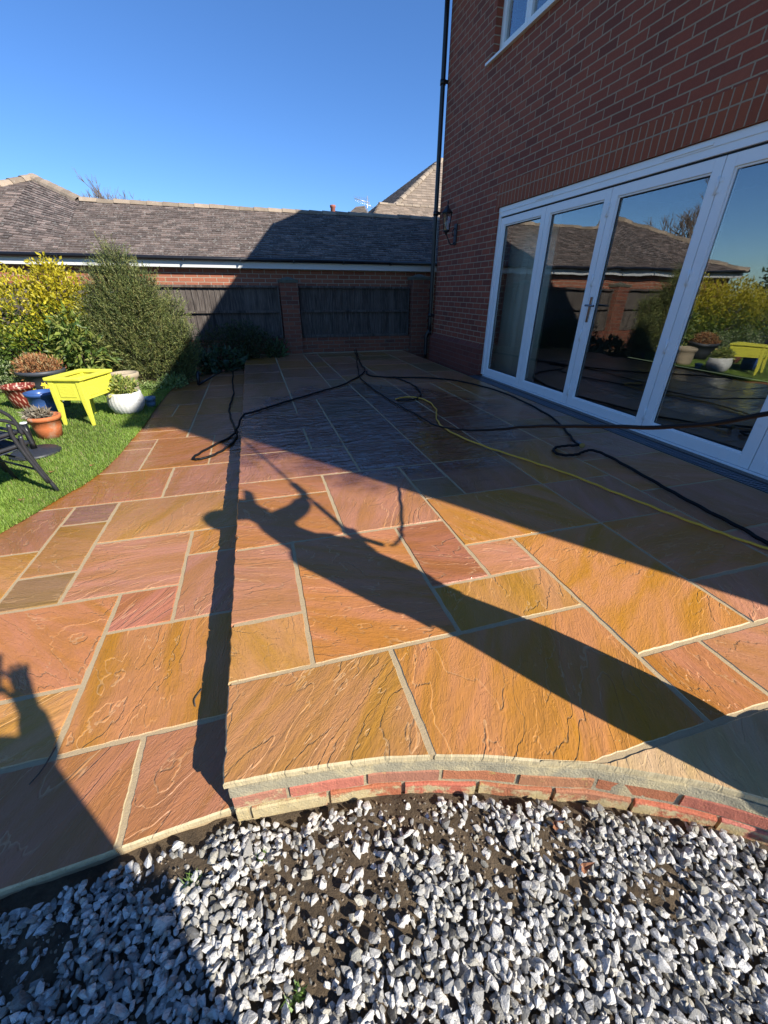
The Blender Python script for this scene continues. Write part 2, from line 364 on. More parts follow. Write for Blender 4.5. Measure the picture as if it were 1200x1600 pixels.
KU = [(0, 2, 3, 5, BROWN), (2, 5, 3, 5, GOLD), (5, 6, 3, 4, ORANGE), (5, 7, 4, 7, GOLD), (6, 8, 2, 4, PINK), (3, 7, 0, 3, CREAM), (0, 3, 1, 3, BROWN), (3, 5, 5, 6, YEL), (4, 5, 6, 7, PINK), (3, 4, 6, 8, RED), (1, 3, 5, 8, ORANGE),
      (0, 1, 6, 8, DPINK), (0, 1, 5, 6, YEL), (0, 2, 10, 11, ORANGE), (0, 2, 8, 10, ORANGE), (2, 4, 8, 11, PINK), (0, 3, 11, 13, PINK), (0, 2, 13, 15, DPINK), (2, 3, 13, 15, PINK), (4, 5, 10, 11, PURP), (4, 5, 9, 10, OLIVE),
      (4, 7, 7, 9, GOLD), (7, 9, 5, 7, ORANGE), (7, 9, 4, 5, PINK), (5, 7, 9, 11, BRRED), (7, 9, 7, 9, DPINK), (3, 5, 11, 13, BRRED), (9, 11, 4, 6, DPINK)]
KL = [(0, 1, 0, 4, BRRED), (1, 4, 0, 4, BRRED), (0, 2, 4, 6, GOLD), (2, 4, 4, 5, YEL), (2, 4, 5, 7, ORANGE), (1, 2, 6, 7, RED), (0, 1, 6, 8, DPINK), (0, 1, 8, 9, GOLD), (1, 3, 7, 9, DPINK), (3, 4, 7, 8, OLIVE), (3, 4, 8, 10, BROWN),
      (3, 4, 10, 11, PURP), (4, 6, 9, 11, DPINK), (4, 6, 7, 9, YEL), (4, 6, 4, 7, BROWN), (0, 3, 9, 11, YEL), (2, 5, 11, 13, ORANGE), (0, 2, 11, 13, PINK), (1, 3, 13, 16, ORANGE), (3, 5, 13, 15, PINK), (0, 1, 13, 14, PINK), (0, 1, 14, 16, ORANGE), (3, 5, 15, 16, DPINK), (2, 5, 16, 17, ORANGE)]
up_slabs = pack(len(UX) - 1, 33, KU, random.Random(11)); lo_slabs = pack(len(LX) - 1, 30, KL, random.Random(21))
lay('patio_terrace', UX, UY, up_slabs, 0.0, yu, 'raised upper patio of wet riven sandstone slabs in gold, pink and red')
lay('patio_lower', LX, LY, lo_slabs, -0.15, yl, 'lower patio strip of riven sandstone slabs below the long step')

def grout(name, ring, z, depth):
    V = [(x, y, z) for x, y in ring] + [(x, y, z - depth) for x, y in ring]; n = len(ring)
    F = [tuple(range(n))] + [(k, (k + 1) % n, n + (k + 1) % n, n + k) for k in range(n)]
    g = NG(name + '_mortar'); p = g.pos()
    c = g.mix(g.noise(p, 60, 5, 0.7), (0.36, 0.265, 0.145), (0.56, 0.42, 0.24)); c = g.mix(g.ss(g.noise(p, 2.5, 4), 0.5, 0.75), c, (0.48, 0.37, 0.22))
    m = g.fin(c, 0.8, g.bump(g.noise(p, 200, 4, 0.7), 0.002))
    o = MB().add(V, F).build(name, m); return tag(o, None, None, None, 'structure')
ringu = [(x, yu(x) + 0.004) for x in [-0.228 + 0.05 * k for k in range(66)]]
ringu = ringu + [(3.09, ringu[-1][1]), (3.09, 9.2), (-0.228, 9.2)]
grout('patio_terrace_joints', ringu, -0.003, 0.024)
ringl = [(x, yl(x) + 0.004) for x in (-2.5, -0.3, -0.232)] + [(-0.232, 8.5), (-2.5, 8.5)]
tag(grout('patio_lower_joints', ringl, -0.153, 0.05), None)

# retaining brickwork under the upper terrace: rises out of the gravel along the curve and along the step
def curvept(s, off):
    # s: x parameter ; off: outward offset
    x = s; y = yu(x); e = 0.01; tx, ty = 2 * e, yu(x + e) - yu(x - e); L = math.hypot(tx, ty); return x + ty / L * off, y - tx / L * off
MORT = plain('cement_mortar', (0.31, 0.27, 0.18), 0.9, 0.25, 60, 0.004, dirt=(9, 0.45, (0.46, 0.38, 0.22)))
def edging_mat():
    g = NG('edging_brick'); p = g.pos(); a = g.attr('col')[0]
    c = g.mix(g.M('MULTIPLY', g.noise(p, 50, 5, 0.7), 0.45), a, (0.16, 0.055, 0.035))
    x, y, z = g.xyz(p)
    lich = g.M('ADD', g.noise(p, 14, 6, 0.7), g.M('MULTIPLY', g.ss(z, -0.112, -0.135), 0.27))
    lich = g.M('ADD', lich, g.M('MULTIPLY', g.ss(x, 0.15, -0.12), 0.22))
    c = g.mix(g.ss(lich, 0.69, 0.82), c, g.mix(g.noise(p, 40, 4), (0.50, 0.38, 0.17), (0.66, 0.54, 0.32)))
    c = g.mix(g.M('MULTIPLY', g.ss(g.noise(p, 25, 5, .7), 0.60, 0.72), 0.8), c, (0.56, 0.43, 0.13))
    return g.fin(c, 0.85, g.bump(g.noise(p, 140, 5, 0.7), 0.006))
EB = edging_mat()
def edging():
    ed = empty('brick_edging', (0.4, 0.6, -0.24), 'curved red brick edging wall holding up the raised patio beside the gravel', 'garden wall')
    mb = MB(); N = 80; xs = [-0.228 + (2.9 - -0.228) * k / N for k in range(N + 1)]
    V = []
    for off, z in ((-0.02, -0.023), (0.004, -0.026), (0.009, -0.058), (0.004, -0.060), (0.008, -0.30), (-0.05, -0.30)):
        for x in xs:
            qx, qy = curvept(x, off + 0.002 * fbm(x * 25, z * 40)); V.append((qx, qy, z))
    n = N + 1; F = [(r * n + k, (r + 1) * n + k, (r + 1) * n + k + 1, r * n + k + 1) for r in range(5) for k in range(N)]
    mb.add(V, F, False); mb.build('mortar_bed', MORT, ed)
    V = []; F = []; col = []; rng = random.Random(5)
    # bricks follow the arc length
    arc = [0]; 
    for k in range(N): arc.append(arc[-1] + math.hypot(xs[k + 1] - xs[k], yu(xs[k + 1]) - yu(xs[k])))
    def xat(s): return interp(list(zip(arc, xs)), s)
    for row, (zt, zb, off, sh) in enumerate(((-0.060, -0.112, 0.008, 0.155), (-0.120, -0.178, 0.014, 0.035), (-0.19, -0.24, 0.022, 0.12))):
        s = 0.012 + (sh if row else 0) - (0.0 if row else 0.0)
        if row: spans = [(0.004, s - 0.012)]
        else: spans = []
        while s < arc[-1] - 0.3: spans.append((s, s + 0.208)); s += 0.220
        if row == 0: spans[0] = (0.004, 0.145); spans = [(0.004, 0.145)] + [(0.157 + 0.22 * k, 0.157 + 0.22 * k + 0.207) for k in range(14)]
        for (a, b) in spans:
            cc = [q * rng.uniform(.85, 1.15) for q in rng.choice([(0.56, 0.17, 0.085), (0.58, 0.21, 0.11), (0.60, 0.25, 0.14)])]
            o = len(V); m = 9; j = rng.uniform(-.003, .003)
            prof = ((-0.03, zt), (off - 0.004 + j, zt - 0.0005), (off + j, zt - 0.005), (off + j, zb + 0.004), (off - 0.003 + j, zb), (-0.03, zb))
            for (of, z) in prof:
                for k in range(m):
                    ss = a + (b - a) * k / (m - 1); e = 0.0015 * fbm(ss * 90, z * 60 + row)
                    qx, qy = curvept(xat(ss), of + e); V.append((qx, qy, z + e))
            for r in range(5):
                for k in range(m - 1): F.append((o + r * m + k, o + (r + 1) * m + k, o + (r + 1) * m + k + 1, o + r * m + k + 1))
            F.append(tuple(o + r * m for r in range(6))); F.append(tuple(o + r * m + m - 1 for r in range(5, -1, -1)))
            col += [cc] * (6 * m)
    me = bpy.data.meshes.new('brickwork'); me.from_pydata(V, [], F); me.update()
    at = me.color_attributes.new('col', 'FLOAT_COLOR', 'POINT'); at.data.foreach_set('color', np.hstack([np.array(col), np.ones((len(V), 1))]).astype(np.float32).ravel())
    o = bpy.data.objects.new('brickwork', me); C.objects.link(o); me.materials.append(EB); setparent(o, ed)
edging()
# riser of the long step
mb = MB(); mb.box(-0.2275, -0.20, 0.70, 9.1, -0.17, -0.024); tag(mb.build('patio_step_riser', MORT), None, None, None, 'structure')

# ================================================================ GROUND, LAWN, GRAVEL
g = NG('soil'); p = g.pos()
c = g.ramp(g.noise(p, 14, 6, 0.7), [(0.25, (0.06, 0.042, 0.025)), (0.5, (0.16, 0.112, 0.065)), (0.75, (0.28, 0.205, 0.125))])
SOIL = g.fin(c, 0.95, g.bump(g.noise(p, 70, 7, 0.75), 0.03))
mb = MB(); mb.add([(-300, -300, -0.33), (300, -300, -0.33), (300, 300, -0.33), (-300, 300, -0.33)], [(0, 1, 2, 3)])
GR = plain('turf_ground', (0.06, 0.085, 0.03), 0.95, 0.3, 0.8)
tag(mb.build('ground', GR), 'grassy ground running out past the gardens', None, None, 'structure')

def soilz(x, y):
    z = -0.172 - 0.022 * (1 if x < -.3 else 0 if x > .3 else (.3 - x) / .6) + 0.006 * fbm(x * 4, y * 4, 1) + 0.006 * fbm(x * 13, y * 13, 2) + 0.003 * fbm(x * 41, y * 37, 3)
    return z
DIRT = [(0.02, 0.47, 0.16, 0.14), (0.12, 0.36, 0.10, 0.10), (0.30, 0.49, 0.11, 0.08), (0.42, 0.40, 0.09, 0.13), (0.20, 0.56, 0.20, 0.06), (-0.12, 0.50, 0.12, 0.07), (-0.38, 0.60, 0.14, 0.05), (-0.05, 0.33, 0.09, 0.07), (0.60, 0.33, 0.06, 0.12), (0.80, 0.22, 0.14, 0.05), (-0.70, 0.52, 0.14, 0.09), (-0.42, 0.30, 0.08, 0.08), (0.70, 0.40, 0.05, 0.05), (0.78, -0.10, 0.08, 0.05)]
def dirt(x, y):
    d = 0
    for (cx, cy, rx, ry) in DIRT:
        q = ((x - cx) / rx) ** 2 + ((y - cy) / ry) ** 2; d = max(d, 1.25 - q)
    return d + 0.35 * fbm(x * 17, y * 19, 4)
nx_, ny_ = 280, 150; V = []; F = []
for j in range(ny_ + 1):
    for i in range(nx_ + 1):
        x = -2.2 + 5.0 * i / nx_; y = -1.5 + 2.35 * j / ny_
        V.append((x, y, soilz(x, y) + max(0, min(1, dirt(x, y))) * (0.012 + 0.008 * fbm(x * 60, y * 55, 6))))
F = [(j * (nx_ + 1) + i, j * (nx_ + 1) + i + 1, (j + 1) * (nx_ + 1) + i + 1, (j + 1) * (nx_ + 1) + i) for j in range(ny_) for i in range(nx_)]
mb = MB(); mb.add(V, F, True); tag(mb.build('soil_bed', SOIL), 'dark crumbly soil showing between the gravel', None, None, 'structure')

def stones():
    rs = np.random.RandomState(4); T = []
    for k in range(14):     # angular chips: convex hulls
        bm = bmesh.new()
        for _ in range(rs.randint(9, 14)):
            q = rs.normal(size=3); q /= np.linalg.norm(q); q *= np.array([1.0, rs.uniform(.6, .8), rs.uniform(.45, .65)]) * rs.uniform(.85, 1.1); bm.verts.new(q)
        bmesh.ops.convex_hull(bm, input=bm.verts); bmesh.ops.delete(bm, geom=[v for v in bm.verts if not v.link_faces], context='VERTS')
        bmesh.ops.triangulate(bm, faces=bm.faces)
        bmesh.ops.subdivide_edges(bm, edges=bm.edges, cuts=1, smooth=0.14, fractal=0.0)
        bmesh.ops.triangulate(bm, faces=bm.faces); bm.verts.index_update()
        T.append((np.array([v.co[:] for v in bm.verts]), np.array([[v.index for v in f.verts] for f in bm.faces]))); bm.free()
    Vs, Fs, Cs = [], [], []; o = 0
    def put(x, y, z, sz, crumb=False):
        nonlocal o
        tv, tf = T[rs.randint(len(T))]
        # random rotation, lying mostly flat
        a = rs.uniform(0, 2 * math.pi); b = rs.normal(0, .55); c = rs.normal(0, .55)
        Rz = np.array([[math.cos(a), -math.sin(a), 0], [math.sin(a), math.cos(a), 0], [0, 0, 1]]); Rx = np.array([[1, 0, 0], [0, math.cos(b), -math.sin(b)], [0, math.sin(b), math.cos(b)]]); Ry = np.array([[math.cos(c), 0, math.sin(c)], [0, 1, 0], [-math.sin(c), 0, math.cos(c)]])
        v = (tv * sz) @ (Rz @ Rx @ Ry).T + [x, y, z]
        u = rs.uniform()
        if u < .63: c = np.array([.80, .76, .69]) * rs.uniform(.75, 1.05)
        elif u < .86: c = np.array([.32, .305, .275]) * rs.uniform(.7, 1.3)
        elif u < .93: c = np.array([.52, .48, .38]) * rs.uniform(.7, 1.1)
        else: c = np.array([.14, .13, .11]) * rs.uniform(.7, 1.3)
        if crumb: c = np.array([.24, .17, .10]) * rs.uniform(.5, 1.6) if rs.uniform() < .9 else np.array([.5, .48, .44])
        Vs.append(v); Fs.append(tf + o); Cs.append(np.tile(c, (len(v), 1))); o += len(v)
    for _ in range(22000):       # crumbs of soil and grit
        x = rs.uniform(-1.5, 2.4); y = rs.uniform(-.9, .72); lim = (yl(x) if x < -0.235 else yu(x)) - 0.03
        if y > lim or (dirt(x, y) < .1 and rs.uniform() < .6): continue
        put(x, y, soilz(x, y) + max(0, min(1, dirt(x, y))) * .014 + .001, rs.uniform(.0015, .0065), True)
    for layer in range(3):
        st = 0.0178
        for gy in np.arange(-1.0, 0.72, st):
            for gx in np.arange(-1.5, 2.4, st):
                x = gx + rs.uniform(-.5, .5) * st; y = gy + rs.uniform(-.5, .5) * st
                lim = (yl(x) if x < -0.235 else yu(x)) - 0.030 - .03 * abs(fbm(x * 9, 2))
                if y > lim: continue
                d = dirt(x, y)
                if d > 0.62 + .25 * fbm(x * 55, y * 60, 9) and rs.uniform() < (0.92 if layer else 0.62): continue
                if layer and rs.uniform() < 0.25: continue
                sz = .0118 * math.exp(rs.normal(0, .24))
                put(x, y, soilz(x, y) + 0.006 + layer * 0.010 + (0.006 if d > .62 else 0), sz)
    g = NG('marble_chippings'); a = g.attr('col')[0]; p = g.pos()
    c = g.mix(g.M('MULTIPLY', g.ss(g.noise(g.vm('MULTIPLY', p, (1, 2.2, 1)), 55, 5, 0.6, 1.5), 0.45, 0.62), 0.55), a, (0.24, 0.24, 0.235))
    c = g.mix(g.M('MULTIPLY', g.ss(g.noise(p, 30, 4), 0.58, 0.72), 0.5), c, (0.34, 0.28, 0.17))
    x, y, z = g.xyz(p)
    c = g.mix(g.M('MULTIPLY', g.ss(g.noise(p, 7, 4), 0.5, 0.65), 0.35), c, (0.16, 0.15, 0.11))
    m = g.fin(c, 0.6, g.bump(g.noise(p, 300, 4, .6), 0.003))
    tag(npmesh('gravel', np.vstack(Vs), np.vstack(Fs), m, np.vstack(Cs)), 'white and grey marble chippings loose over dark soil', None, None, 'stuff')
stones()

# lawn
LE = [(2.2, -1.95), (2.4, -1.80), (2.63, -1.63), (2.86, -1.54), (3.11, -1.46), (3.26, -1.39), (3.52, -1.33), (3.89, -1.30), (4.25, -1.295), (4.78, -1.28), (5.47, -1.30), (6.37, -1.30), (7.58, -1.26), (9, -1.2)]
def xl(y): return interp(LE, y) if y > 2.2 else -1.95 - (2.2 - y) * 0.9
V = []; F = []; NYL = 60
for j in range(NYL + 1):
    y = -3.0 + 12.0 * j / NYL; xe = xl(y) + 0.006 * fbm(y * 14, 3)
    for i in range(13):
        x = xe if i == 0 else xe - 9 * (i / 12) ** 1.6
        V.append((x, y, -0.142 + (0.0 if i == 0 else 0.012 * fbm(x, y * .9))))
for j in range(NYL):
    for i in range(12): a = j * 13 + i; F.append((a, a + 13, a + 14, a + 1))
g = NG('lawn_soil'); p = g.pos(); c = g.mix(g.noise(p, 30, 4), (0.035, 0.055, 0.012), (0.07, 0.10, 0.025)); LM = g.fin(c, 0.95)
tag(MB().add(V, F, True).build('lawn', LM), 'mown green lawn beside the curved patio edge', None, None, 'structure')
def grass():
    rs = np.random.RandomState(9); N = 190000
    y = 2.2 + 6.2 * rs.uniform(size=N) ** 1.35; xe = np.interp(y, [q[0] for q in LE], [q[1] for q in LE]) + 0.004
    x = xe - rs.uniform(size=N) ** 1.15 * np.clip(0.9 + (y - 2) * .55, .4, 4.2)
    L = rs.uniform(.018, .042, N) * (1 + .25 * np.sin(x * 5) * np.cos(y * 4)); wd = rs.uniform(.0016, .003, N) * (1 + (y - 2.2) * .18)
    a = rs.uniform(0, 2 * np.pi, N); ln = rs.uniform(.2, .95, N)
    dx, dy = np.cos(a), np.sin(a)
    base = np.stack([x, y, np.full(N, -0.145)], 1); side = np.stack([-dy, dx, 0 * x], 1) * wd[:, None]
    tip = base + np.stack([dx * L * ln, dy * L * ln, L * np.sqrt(1 - ln ** 2 * .8)], 1)
    V = np.stack([base - side, base + side, tip], 1).reshape(-1, 3)
    F = np.arange(3 * N).reshape(-1, 3)
    k = rs.uniform(size=(N, 1)); c = (1 - k) * np.array([.14, .25, .03]) + k * np.array([.31, .43, .07])
    pt = (np.sin(x * 2.7 + 1) * np.cos(y * 2.1) + np.sin(x * 7 + y * 5) * .5)[:, None]; c = c * (1 + .16 * pt)
    dry = rs.uniform(size=(N, 1)) < .06; c = np.where(dry, np.array([[.35, .31, .13]]), c)
    g = NG('grass_blades'); at = g.attr('col')[0]; m = g.fin(at, 0.55)
    g.b.inputs['Subsurface Weight'].default_value = 0
    tr = g.n('ShaderNodeBsdfTranslucent'); g.l(at, tr.inputs[0]); mx = g.n('ShaderNodeMixShader'); mx.inputs[0].default_value = 0.3
    g.l(g.b.outputs[0], mx.inputs[1]); g.l(tr.outputs[0], mx.inputs[2]); g.l(mx.outputs[0], g.out.inputs[0])
    tag(npmesh('grass', V, F, m, np.repeat(c, 3, 0)), 'short mown grass blades of the lawn', None, None, 'stuff')
grass()
# ================================================================ HOUSE
XF = 3.28; YC0 = -1.08; YC1 = 7.82; EAVE = 4.86
PAL = [(0.22, 0.056, 0.031), (0.34, 0.078, 0.038), (0.41, 0.094, 0.044), (0.29, 0.070, 0.037), (0.47, 0.122, 0.058)]
HB = brick('house_brick', PAL, (0.47, 0.33, 0.215), course=0.0763)
HS = brick('soldier_brick', [(0.34, 0.080, 0.032), (0.43, 0.104, 0.040), (0.38, 0.092, 0.038)], (0.47, 0.33, 0.215), course=0.0763, soldier=True, zoff=0.0, uoff=-0.0)
PB = brick('plinth_brick', [(0.19, 0.045, 0.028), (0.25, 0.06, 0.036), (0.22, 0.052, 0.032)], (0.22, 0.11, 0.08), course=0.0763)
WHITE = plain('white_upvc', (0.90, 0.90, 0.89), 0.32, 0.05, 8)
BLACK = plain('black_plastic', (0.012, 0.012, 0.014), 0.35, 0.3, 20)
RUBBER = plain('seal_rubber', (0.015, 0.015, 0.016), 0.7, 0.2)
METAL = plain('brushed_metal', (0.35, 0.36, 0.38), 0.3, 0.1, 40, metal=1.0)
def glass_mat(name, extra, tint=(0.94, 0.96, 0.95)):
    g = NG(name); g.t.nodes.remove(g.b)
    p = g.pos(); nb = g.bump(g.noise(p, 1.4, 2), 0.0022)
    gl = g.n('ShaderNodeBsdfGlossy'); gl.inputs['Roughness'].default_value = 0.0; g.l(nb, gl.inputs['Normal'])
    tr = g.n('ShaderNodeBsdfTransparent'); tr.inputs[0].default_value = (*tint, 1)
    ge = g.n('ShaderNodeNewGeometry'); dt = g.n('ShaderNodeVectorMath', operation='DOT_PRODUCT'); g.l(ge.outputs['Incoming'], dt.inputs[0]); g.l(ge.outputs['Normal'], dt.inputs[1])
    om = g.M('SUBTRACT', 1.0, g.M('ABSOLUTE', dt.outputs['Value'])); fr = g.M('MULTIPLY_ADD', g.M('POWER', om, 5.0), 0.96, 0.043)
    f = g.M('ADD', g.M('MULTIPLY', fr, 2.2), extra, clamp=True)
    mx = g.n('ShaderNodeMixShader'); g.l(f, mx.inputs[0]); g.l(tr.outputs[0], mx.inputs[1]); g.l(gl.outputs[0], mx.inputs[2]); g.l(mx.outputs[0], g.out.inputs[0]); return g.m
GLASS = glass_mat('window_glass', 0.07)
def tile_mat(name, a, b, lich, lamt=0.5):
    g = NG(name); at = g.attr('col')[0]; p = g.pos()
    c = g.mix(g.noise(p, 9, 5, 0.65), a, b); c = g.mix(0.75, c, at, 'MULTIPLY')
    c = g.mix(g.M('MULTIPLY', g.ss(g.noise(p, 22, 6, 0.75), lamt, lamt + 0.1), 0.75), c, lich)
    return g.fin(c, 0.9, g.bump(g.noise(p, 80, 5, .7), 0.01))
TILE = tile_mat('roof_tile', (0.080, 0.060, 0.052), (0.175, 0.135, 0.115), (0.44, 0.43, 0.38), 0.54)
TILEL = tile_mat('pale_roof_tile', (0.20, 0.145, 0.105), (0.36, 0.29, 0.22), (0.5, 0.47, 0.38), 0.58)

def tiled_plane(name, a, b, c, d, mat, parent, tw=0.165, th=0.10, seed=1, lich=0.0):
    """plain tiles on the quad a(eave left) b(eave right) c(ridge right) d(ridge left); every tile a slab"""
    a, b, c, d = map(np.array, (a, b, c, d)); a, b, c, d = [q.astype(float) for q in (a, b, c, d)]
    nrm = np.cross(b - a, d - a); nrm /= np.linalg.norm(nrm); rs = np.random.RandomState(seed)
    if nrm[2] < 0: nrm = -nrm
    H = np.linalg.norm((c + d) / 2 - (a + b) / 2); rows = max(1, int(H / th))
    V, F, col = [], [], []; o = 0
    upv = (d - a) - (b - a) * np.dot(d - a, b - a) / np.dot(b - a, b - a); upv /= np.linalg.norm(upv)
    e = (b - a) / np.linalg.norm(b - a)
    for r in range(rows):
        f0 = r / rows; f1 = (r + 1) / rows
        L0 = a + (d - a) * f0; R0 = b + (c - b) * f0
        w = np.linalg.norm(R0 - L0); nt_ = max(1, int(round(w / tw))); sag = 0.0
        off = 0.5 * (r % 2)
        for k in range(-1, nt_ + 1):
            s0 = max(0, (k + off) / nt_); s1 = min(1, (k + 1 + off) / nt_)
            if s1 - s0 < 0.2 / nt_: continue
            g_ = 0.0012 / w
            p0 = L0 + (R0 - L0) * (s0 + g_) - upv * (0.008 + rs.normal(0, .002)); p1 = L0 + (R0 - L0) * (s1 - g_) - upv * (0.008 + rs.normal(0, .002))
            t_ = th * 1.18; lift = 0.016 + rs.normal(0, .0025); cam_ = rs.normal(0, .0015)
            q3 = p0 + upv * t_; q2 = p1 + upv * t_
            vs = [p0 + nrm * (lift + cam_), p1 + nrm * (lift - cam_), q2 + nrm * 0.002, q3 + nrm * 0.002, p0 + nrm * (lift - .013), p1 + nrm * (lift - .013)]
            V += vs; F += [(o, o + 1, o + 2, o + 3), (o + 4, o + 5, o + 1, o)]; F += [(o + 4, o, o + 3, o + 3), ] if False else []
            cc = rs.uniform(.72, 1.18) * np.array([1, .97, .94])
            # dusty pale lower lip on some tiles
            lip = 1.0 + (lich * rs.uniform(.5, 3.0) if rs.uniform() < .6 else 0)
            col += [cc * lip, cc * lip, cc * .75, cc * .75, cc * lip * 1.3, cc * lip * 1.3]; o += 6
    # deck below
    V += [a, b, c, d]; F.append((o, o + 1, o + 2, o + 3)); col += [np.array([.4, .4, .4])] * 4
    return npmesh(name, np.array(V), np.array([f for f in F]), mat, np.array(col), parent)
def ridge_line(name, a, b, mat, parent, r=0.10, step=0.30, seed=2):
    a, b = Vector(a), Vector(b); n = max(1, int((b - a).length / step)); t = (b - a).normalized(); rng = random.Random(seed)
    sd = t.cross(Vector((0, 0, 1))).normalized(); u = sd.cross(t); V = []; F = []; col = []
    for k in range(n):
        p = a + (b - a) * (k / n); q = a + (b - a) * ((k + 1.03) / n); dz = rng.uniform(-.008, .008); o = len(V); m = 7; cc = rng.uniform(.8, 1.6)
        for e, (P, rr) in enumerate(((p, r * 1.08), (q, r * 0.94))):
            for j in range(m):
                an = math.pi * (j / (m - 1)); V.append(P + sd * math.cos(an) * rr + u * (math.sin(an) * rr * 0.75 + dz - .03))
        F += [(o + j, o + j + 1, o + m + j + 1, o + m + j) for j in range(m - 1)]; F += [(o, o + 1, o + 2, o + 3), (o + 3, o + 4, o + 5, o + 6)]
        col += [(cc, cc, cc * .95)] * (2 * m)
    return npmesh(name, np.array([tuple(v) for v in V]), np.array(F), mat, np.array(col), parent)

house = empty('brick_house', (XF, YC1, 0), 'two storey red brick house with white bifold doors, standing right of the patio', 'house')
DY0, DY1, DZ = 0.86, 5.87, 2.11; WY0, WY1, WZ0, WZ1 = 4.62, 6.44, 3.64, 4.72; X1 = XF + 0.26; X2 = 9.2
mb = MB()
for (y0, y1, z0, z1) in ((DY1, YC1, 0.44, EAVE), (YC0, DY0, 0.44, EAVE), (DY0, DY1, DZ + 0.235, WZ0), (DY0, WY0, WZ0, EAVE), (WY1, DY1, WZ0, EAVE) if WY1 < DY1 else (WY0, WY1, WZ1, EAVE), (WY0, WY1, WZ1, EAVE)):
    pass
mb.box(XF, X1, YC0, DY0, 0.44, EAVE); mb.box(XF, X1, DY0, DY1, DZ + 0.235, WZ0)
mb.box(XF, X1, DY1, YC1, 0.44, WZ0); mb.box(XF, X1, WY1, YC1, WZ0, EAVE); mb.box(XF, X1, WY0, WY1, WZ1, EAVE); mb.box(XF, X1, DY0, WY0, WZ0, EAVE)
mb.box(X1, X2, YC1 - 0.26, YC1, 0, EAVE); mb.box(X1, X2, YC0, YC0 + 0.26, 0, EAVE); mb.box(X2 - 0.26, X2, YC0 + .26, YC1 - .26, 0, EAVE)
XR = (XF + X2) / 2; RZ = EAVE + 0.15 + (XR - XF + .3) * 0.78
for y in (YC0, YC1 - 0.26): mb.add([(XF, y, EAVE), (X2, y, EAVE), (XR, y, RZ - .15), (XF, y + .26, EAVE), (X2, y + .26, EAVE), (XR, y + .26, RZ - .15)], [(0, 1, 2), (5, 4, 3), (0, 3, 4, 1), (1, 4, 5, 2), (2, 5, 3, 0)])
mb.build('wall', HB, house)
for (y0, y1) in ((DY1, YC1 + 0.045), (YC0 - 0.045, DY0)): 
    mb = MB(); mb.box(XF - 0.045, XF + 0.2, y0, y1, -0.05, 0.385)
    mb.add([(XF - 0.045, y0, .385), (XF - 0.045, y1, .385), (XF + .003, y1, .445), (XF + .003, y0, .445), (XF + .2, y0, .385), (XF + .2, y1, .385), (XF + .2, y0, .4449), (XF + .2, y1, .4449)], [(0, 3, 2, 1), (0, 4, 6, 3), (1, 2, 7, 5)])
    if y0 > 3: mb.box(XF + .2, X2, YC1, YC1 + .045, -.05, .385)
    mb.build('plinth', PB, house)
mb = MB(); mb.box(XF - 0.003, X1 - 0.02, DY0 - 0.06, DY1 + 0.055, DZ + 0.003, DZ + 0.236); mb.build('soldier_course', HS, house)
# roof with eaves
ez = EAVE + 0.15 - 0.0
for sgn in (0, 1):
    xe = XF - 0.30 if sgn == 0 else X2 + 0.30
    pts = [(xe, YC1 + .1, ez), (xe, YC0 - .1, ez), (XR, YC0 - .1, RZ), (XR, YC1 + .1, RZ)]
    if sgn: pts = [pts[1], pts[0], pts[3], pts[2]]
    tiled_plane('roof', *pts, TILE, house, 0.33, 0.2, seed=30 + sgn)
mb = MB(); mb.box(XF - 0.28, XF + .1, YC0 - .05, YC1 + .08, EAVE - 0.02, EAVE + .12); mb.build('soffit', WHITE, house)
mb = MB(); mb.tube([(XF - 0.34, YC0 - .08, ez - .05), (XF - 0.34, YC1 + .1, ez - .05)], 0.055, 10); mb.build('gutter', BLACK, house)
# interior seen through the panes
INT = plain('interior_wall_paint', (0.20, 0.19, 0.17), 0.9, 0.05); mb = MB()
mb.box(7.2, 7.25, YC0 + .3, YC1 - .3, 0, 2.5); mb.box(X1, 7.2, YC0 + .3, YC1 - .3, 2.5, 2.55); mb.box(X1, 7.2, 6.9, 6.95, 0, 2.5); mb.box(X1, 7.2, -.6, -.55, 0, 2.5); mb.build('interior_wall', INT, house)
mb = MB(); mb.box(X1 - .1, 7.2, YC0 + .3, YC1 - .3, -.08, -.01); mb.build('interior_floor', plain('oak_floor', (0.10, 0.06, 0.035), 0.4, 0.3, 12), house)
mb = MB(); mb.box(X1, 7.2, YC0 + .3, YC1 - .3, 3.1, 3.15); mb.box(6.0, 6.05, YC0 + .3, YC1 - .3, 3.15, 4.8); mb.build('upper_room', INT, house)

# bifold doors: five leaves
door = MB(); fx = 3.305; sl = 0.10
door.box(fx, fx + sl, DY1 - 0.055, DY1, 0.02, DZ); door.box(fx, fx + sl, DY0, DY0 + 0.055, 0.02, DZ)
door.box(fx, fx + sl, DY0 + .055, DY1 - .055, 2.005, DZ); door.box(fx, fx + sl, DY0 + .055, DY1 - .055, 0.0, 0.018)
door.box(fx - 0.006, fx, DY0, DY1, 2.055, DZ - 0.004)
D = door.build('patio_door', WHITE, house, 0.003)
seam = [5.815, 4.853, 3.878, 2.832, 1.865, 0.915]
mb = MB(); mb.box(fx + .02, fx + .06, DY0 + .056, DY1 - .056, 1.992, 2.0048)
for s_ in seam[1:5]: mb.box(fx + .03, fx + .06, s_ - .004, s_ + .004, .03, 1.99)
mb.build('seal', RUBBER, D)
for (a, b) in ((5.05, 4.75), (3.35, 2.95)): MB().box(fx - .014, fx - .0065, b, a, 2.068, 2.084).build('trickle_vent', WHITE, D, 0.002)
lf = fx + 0.012
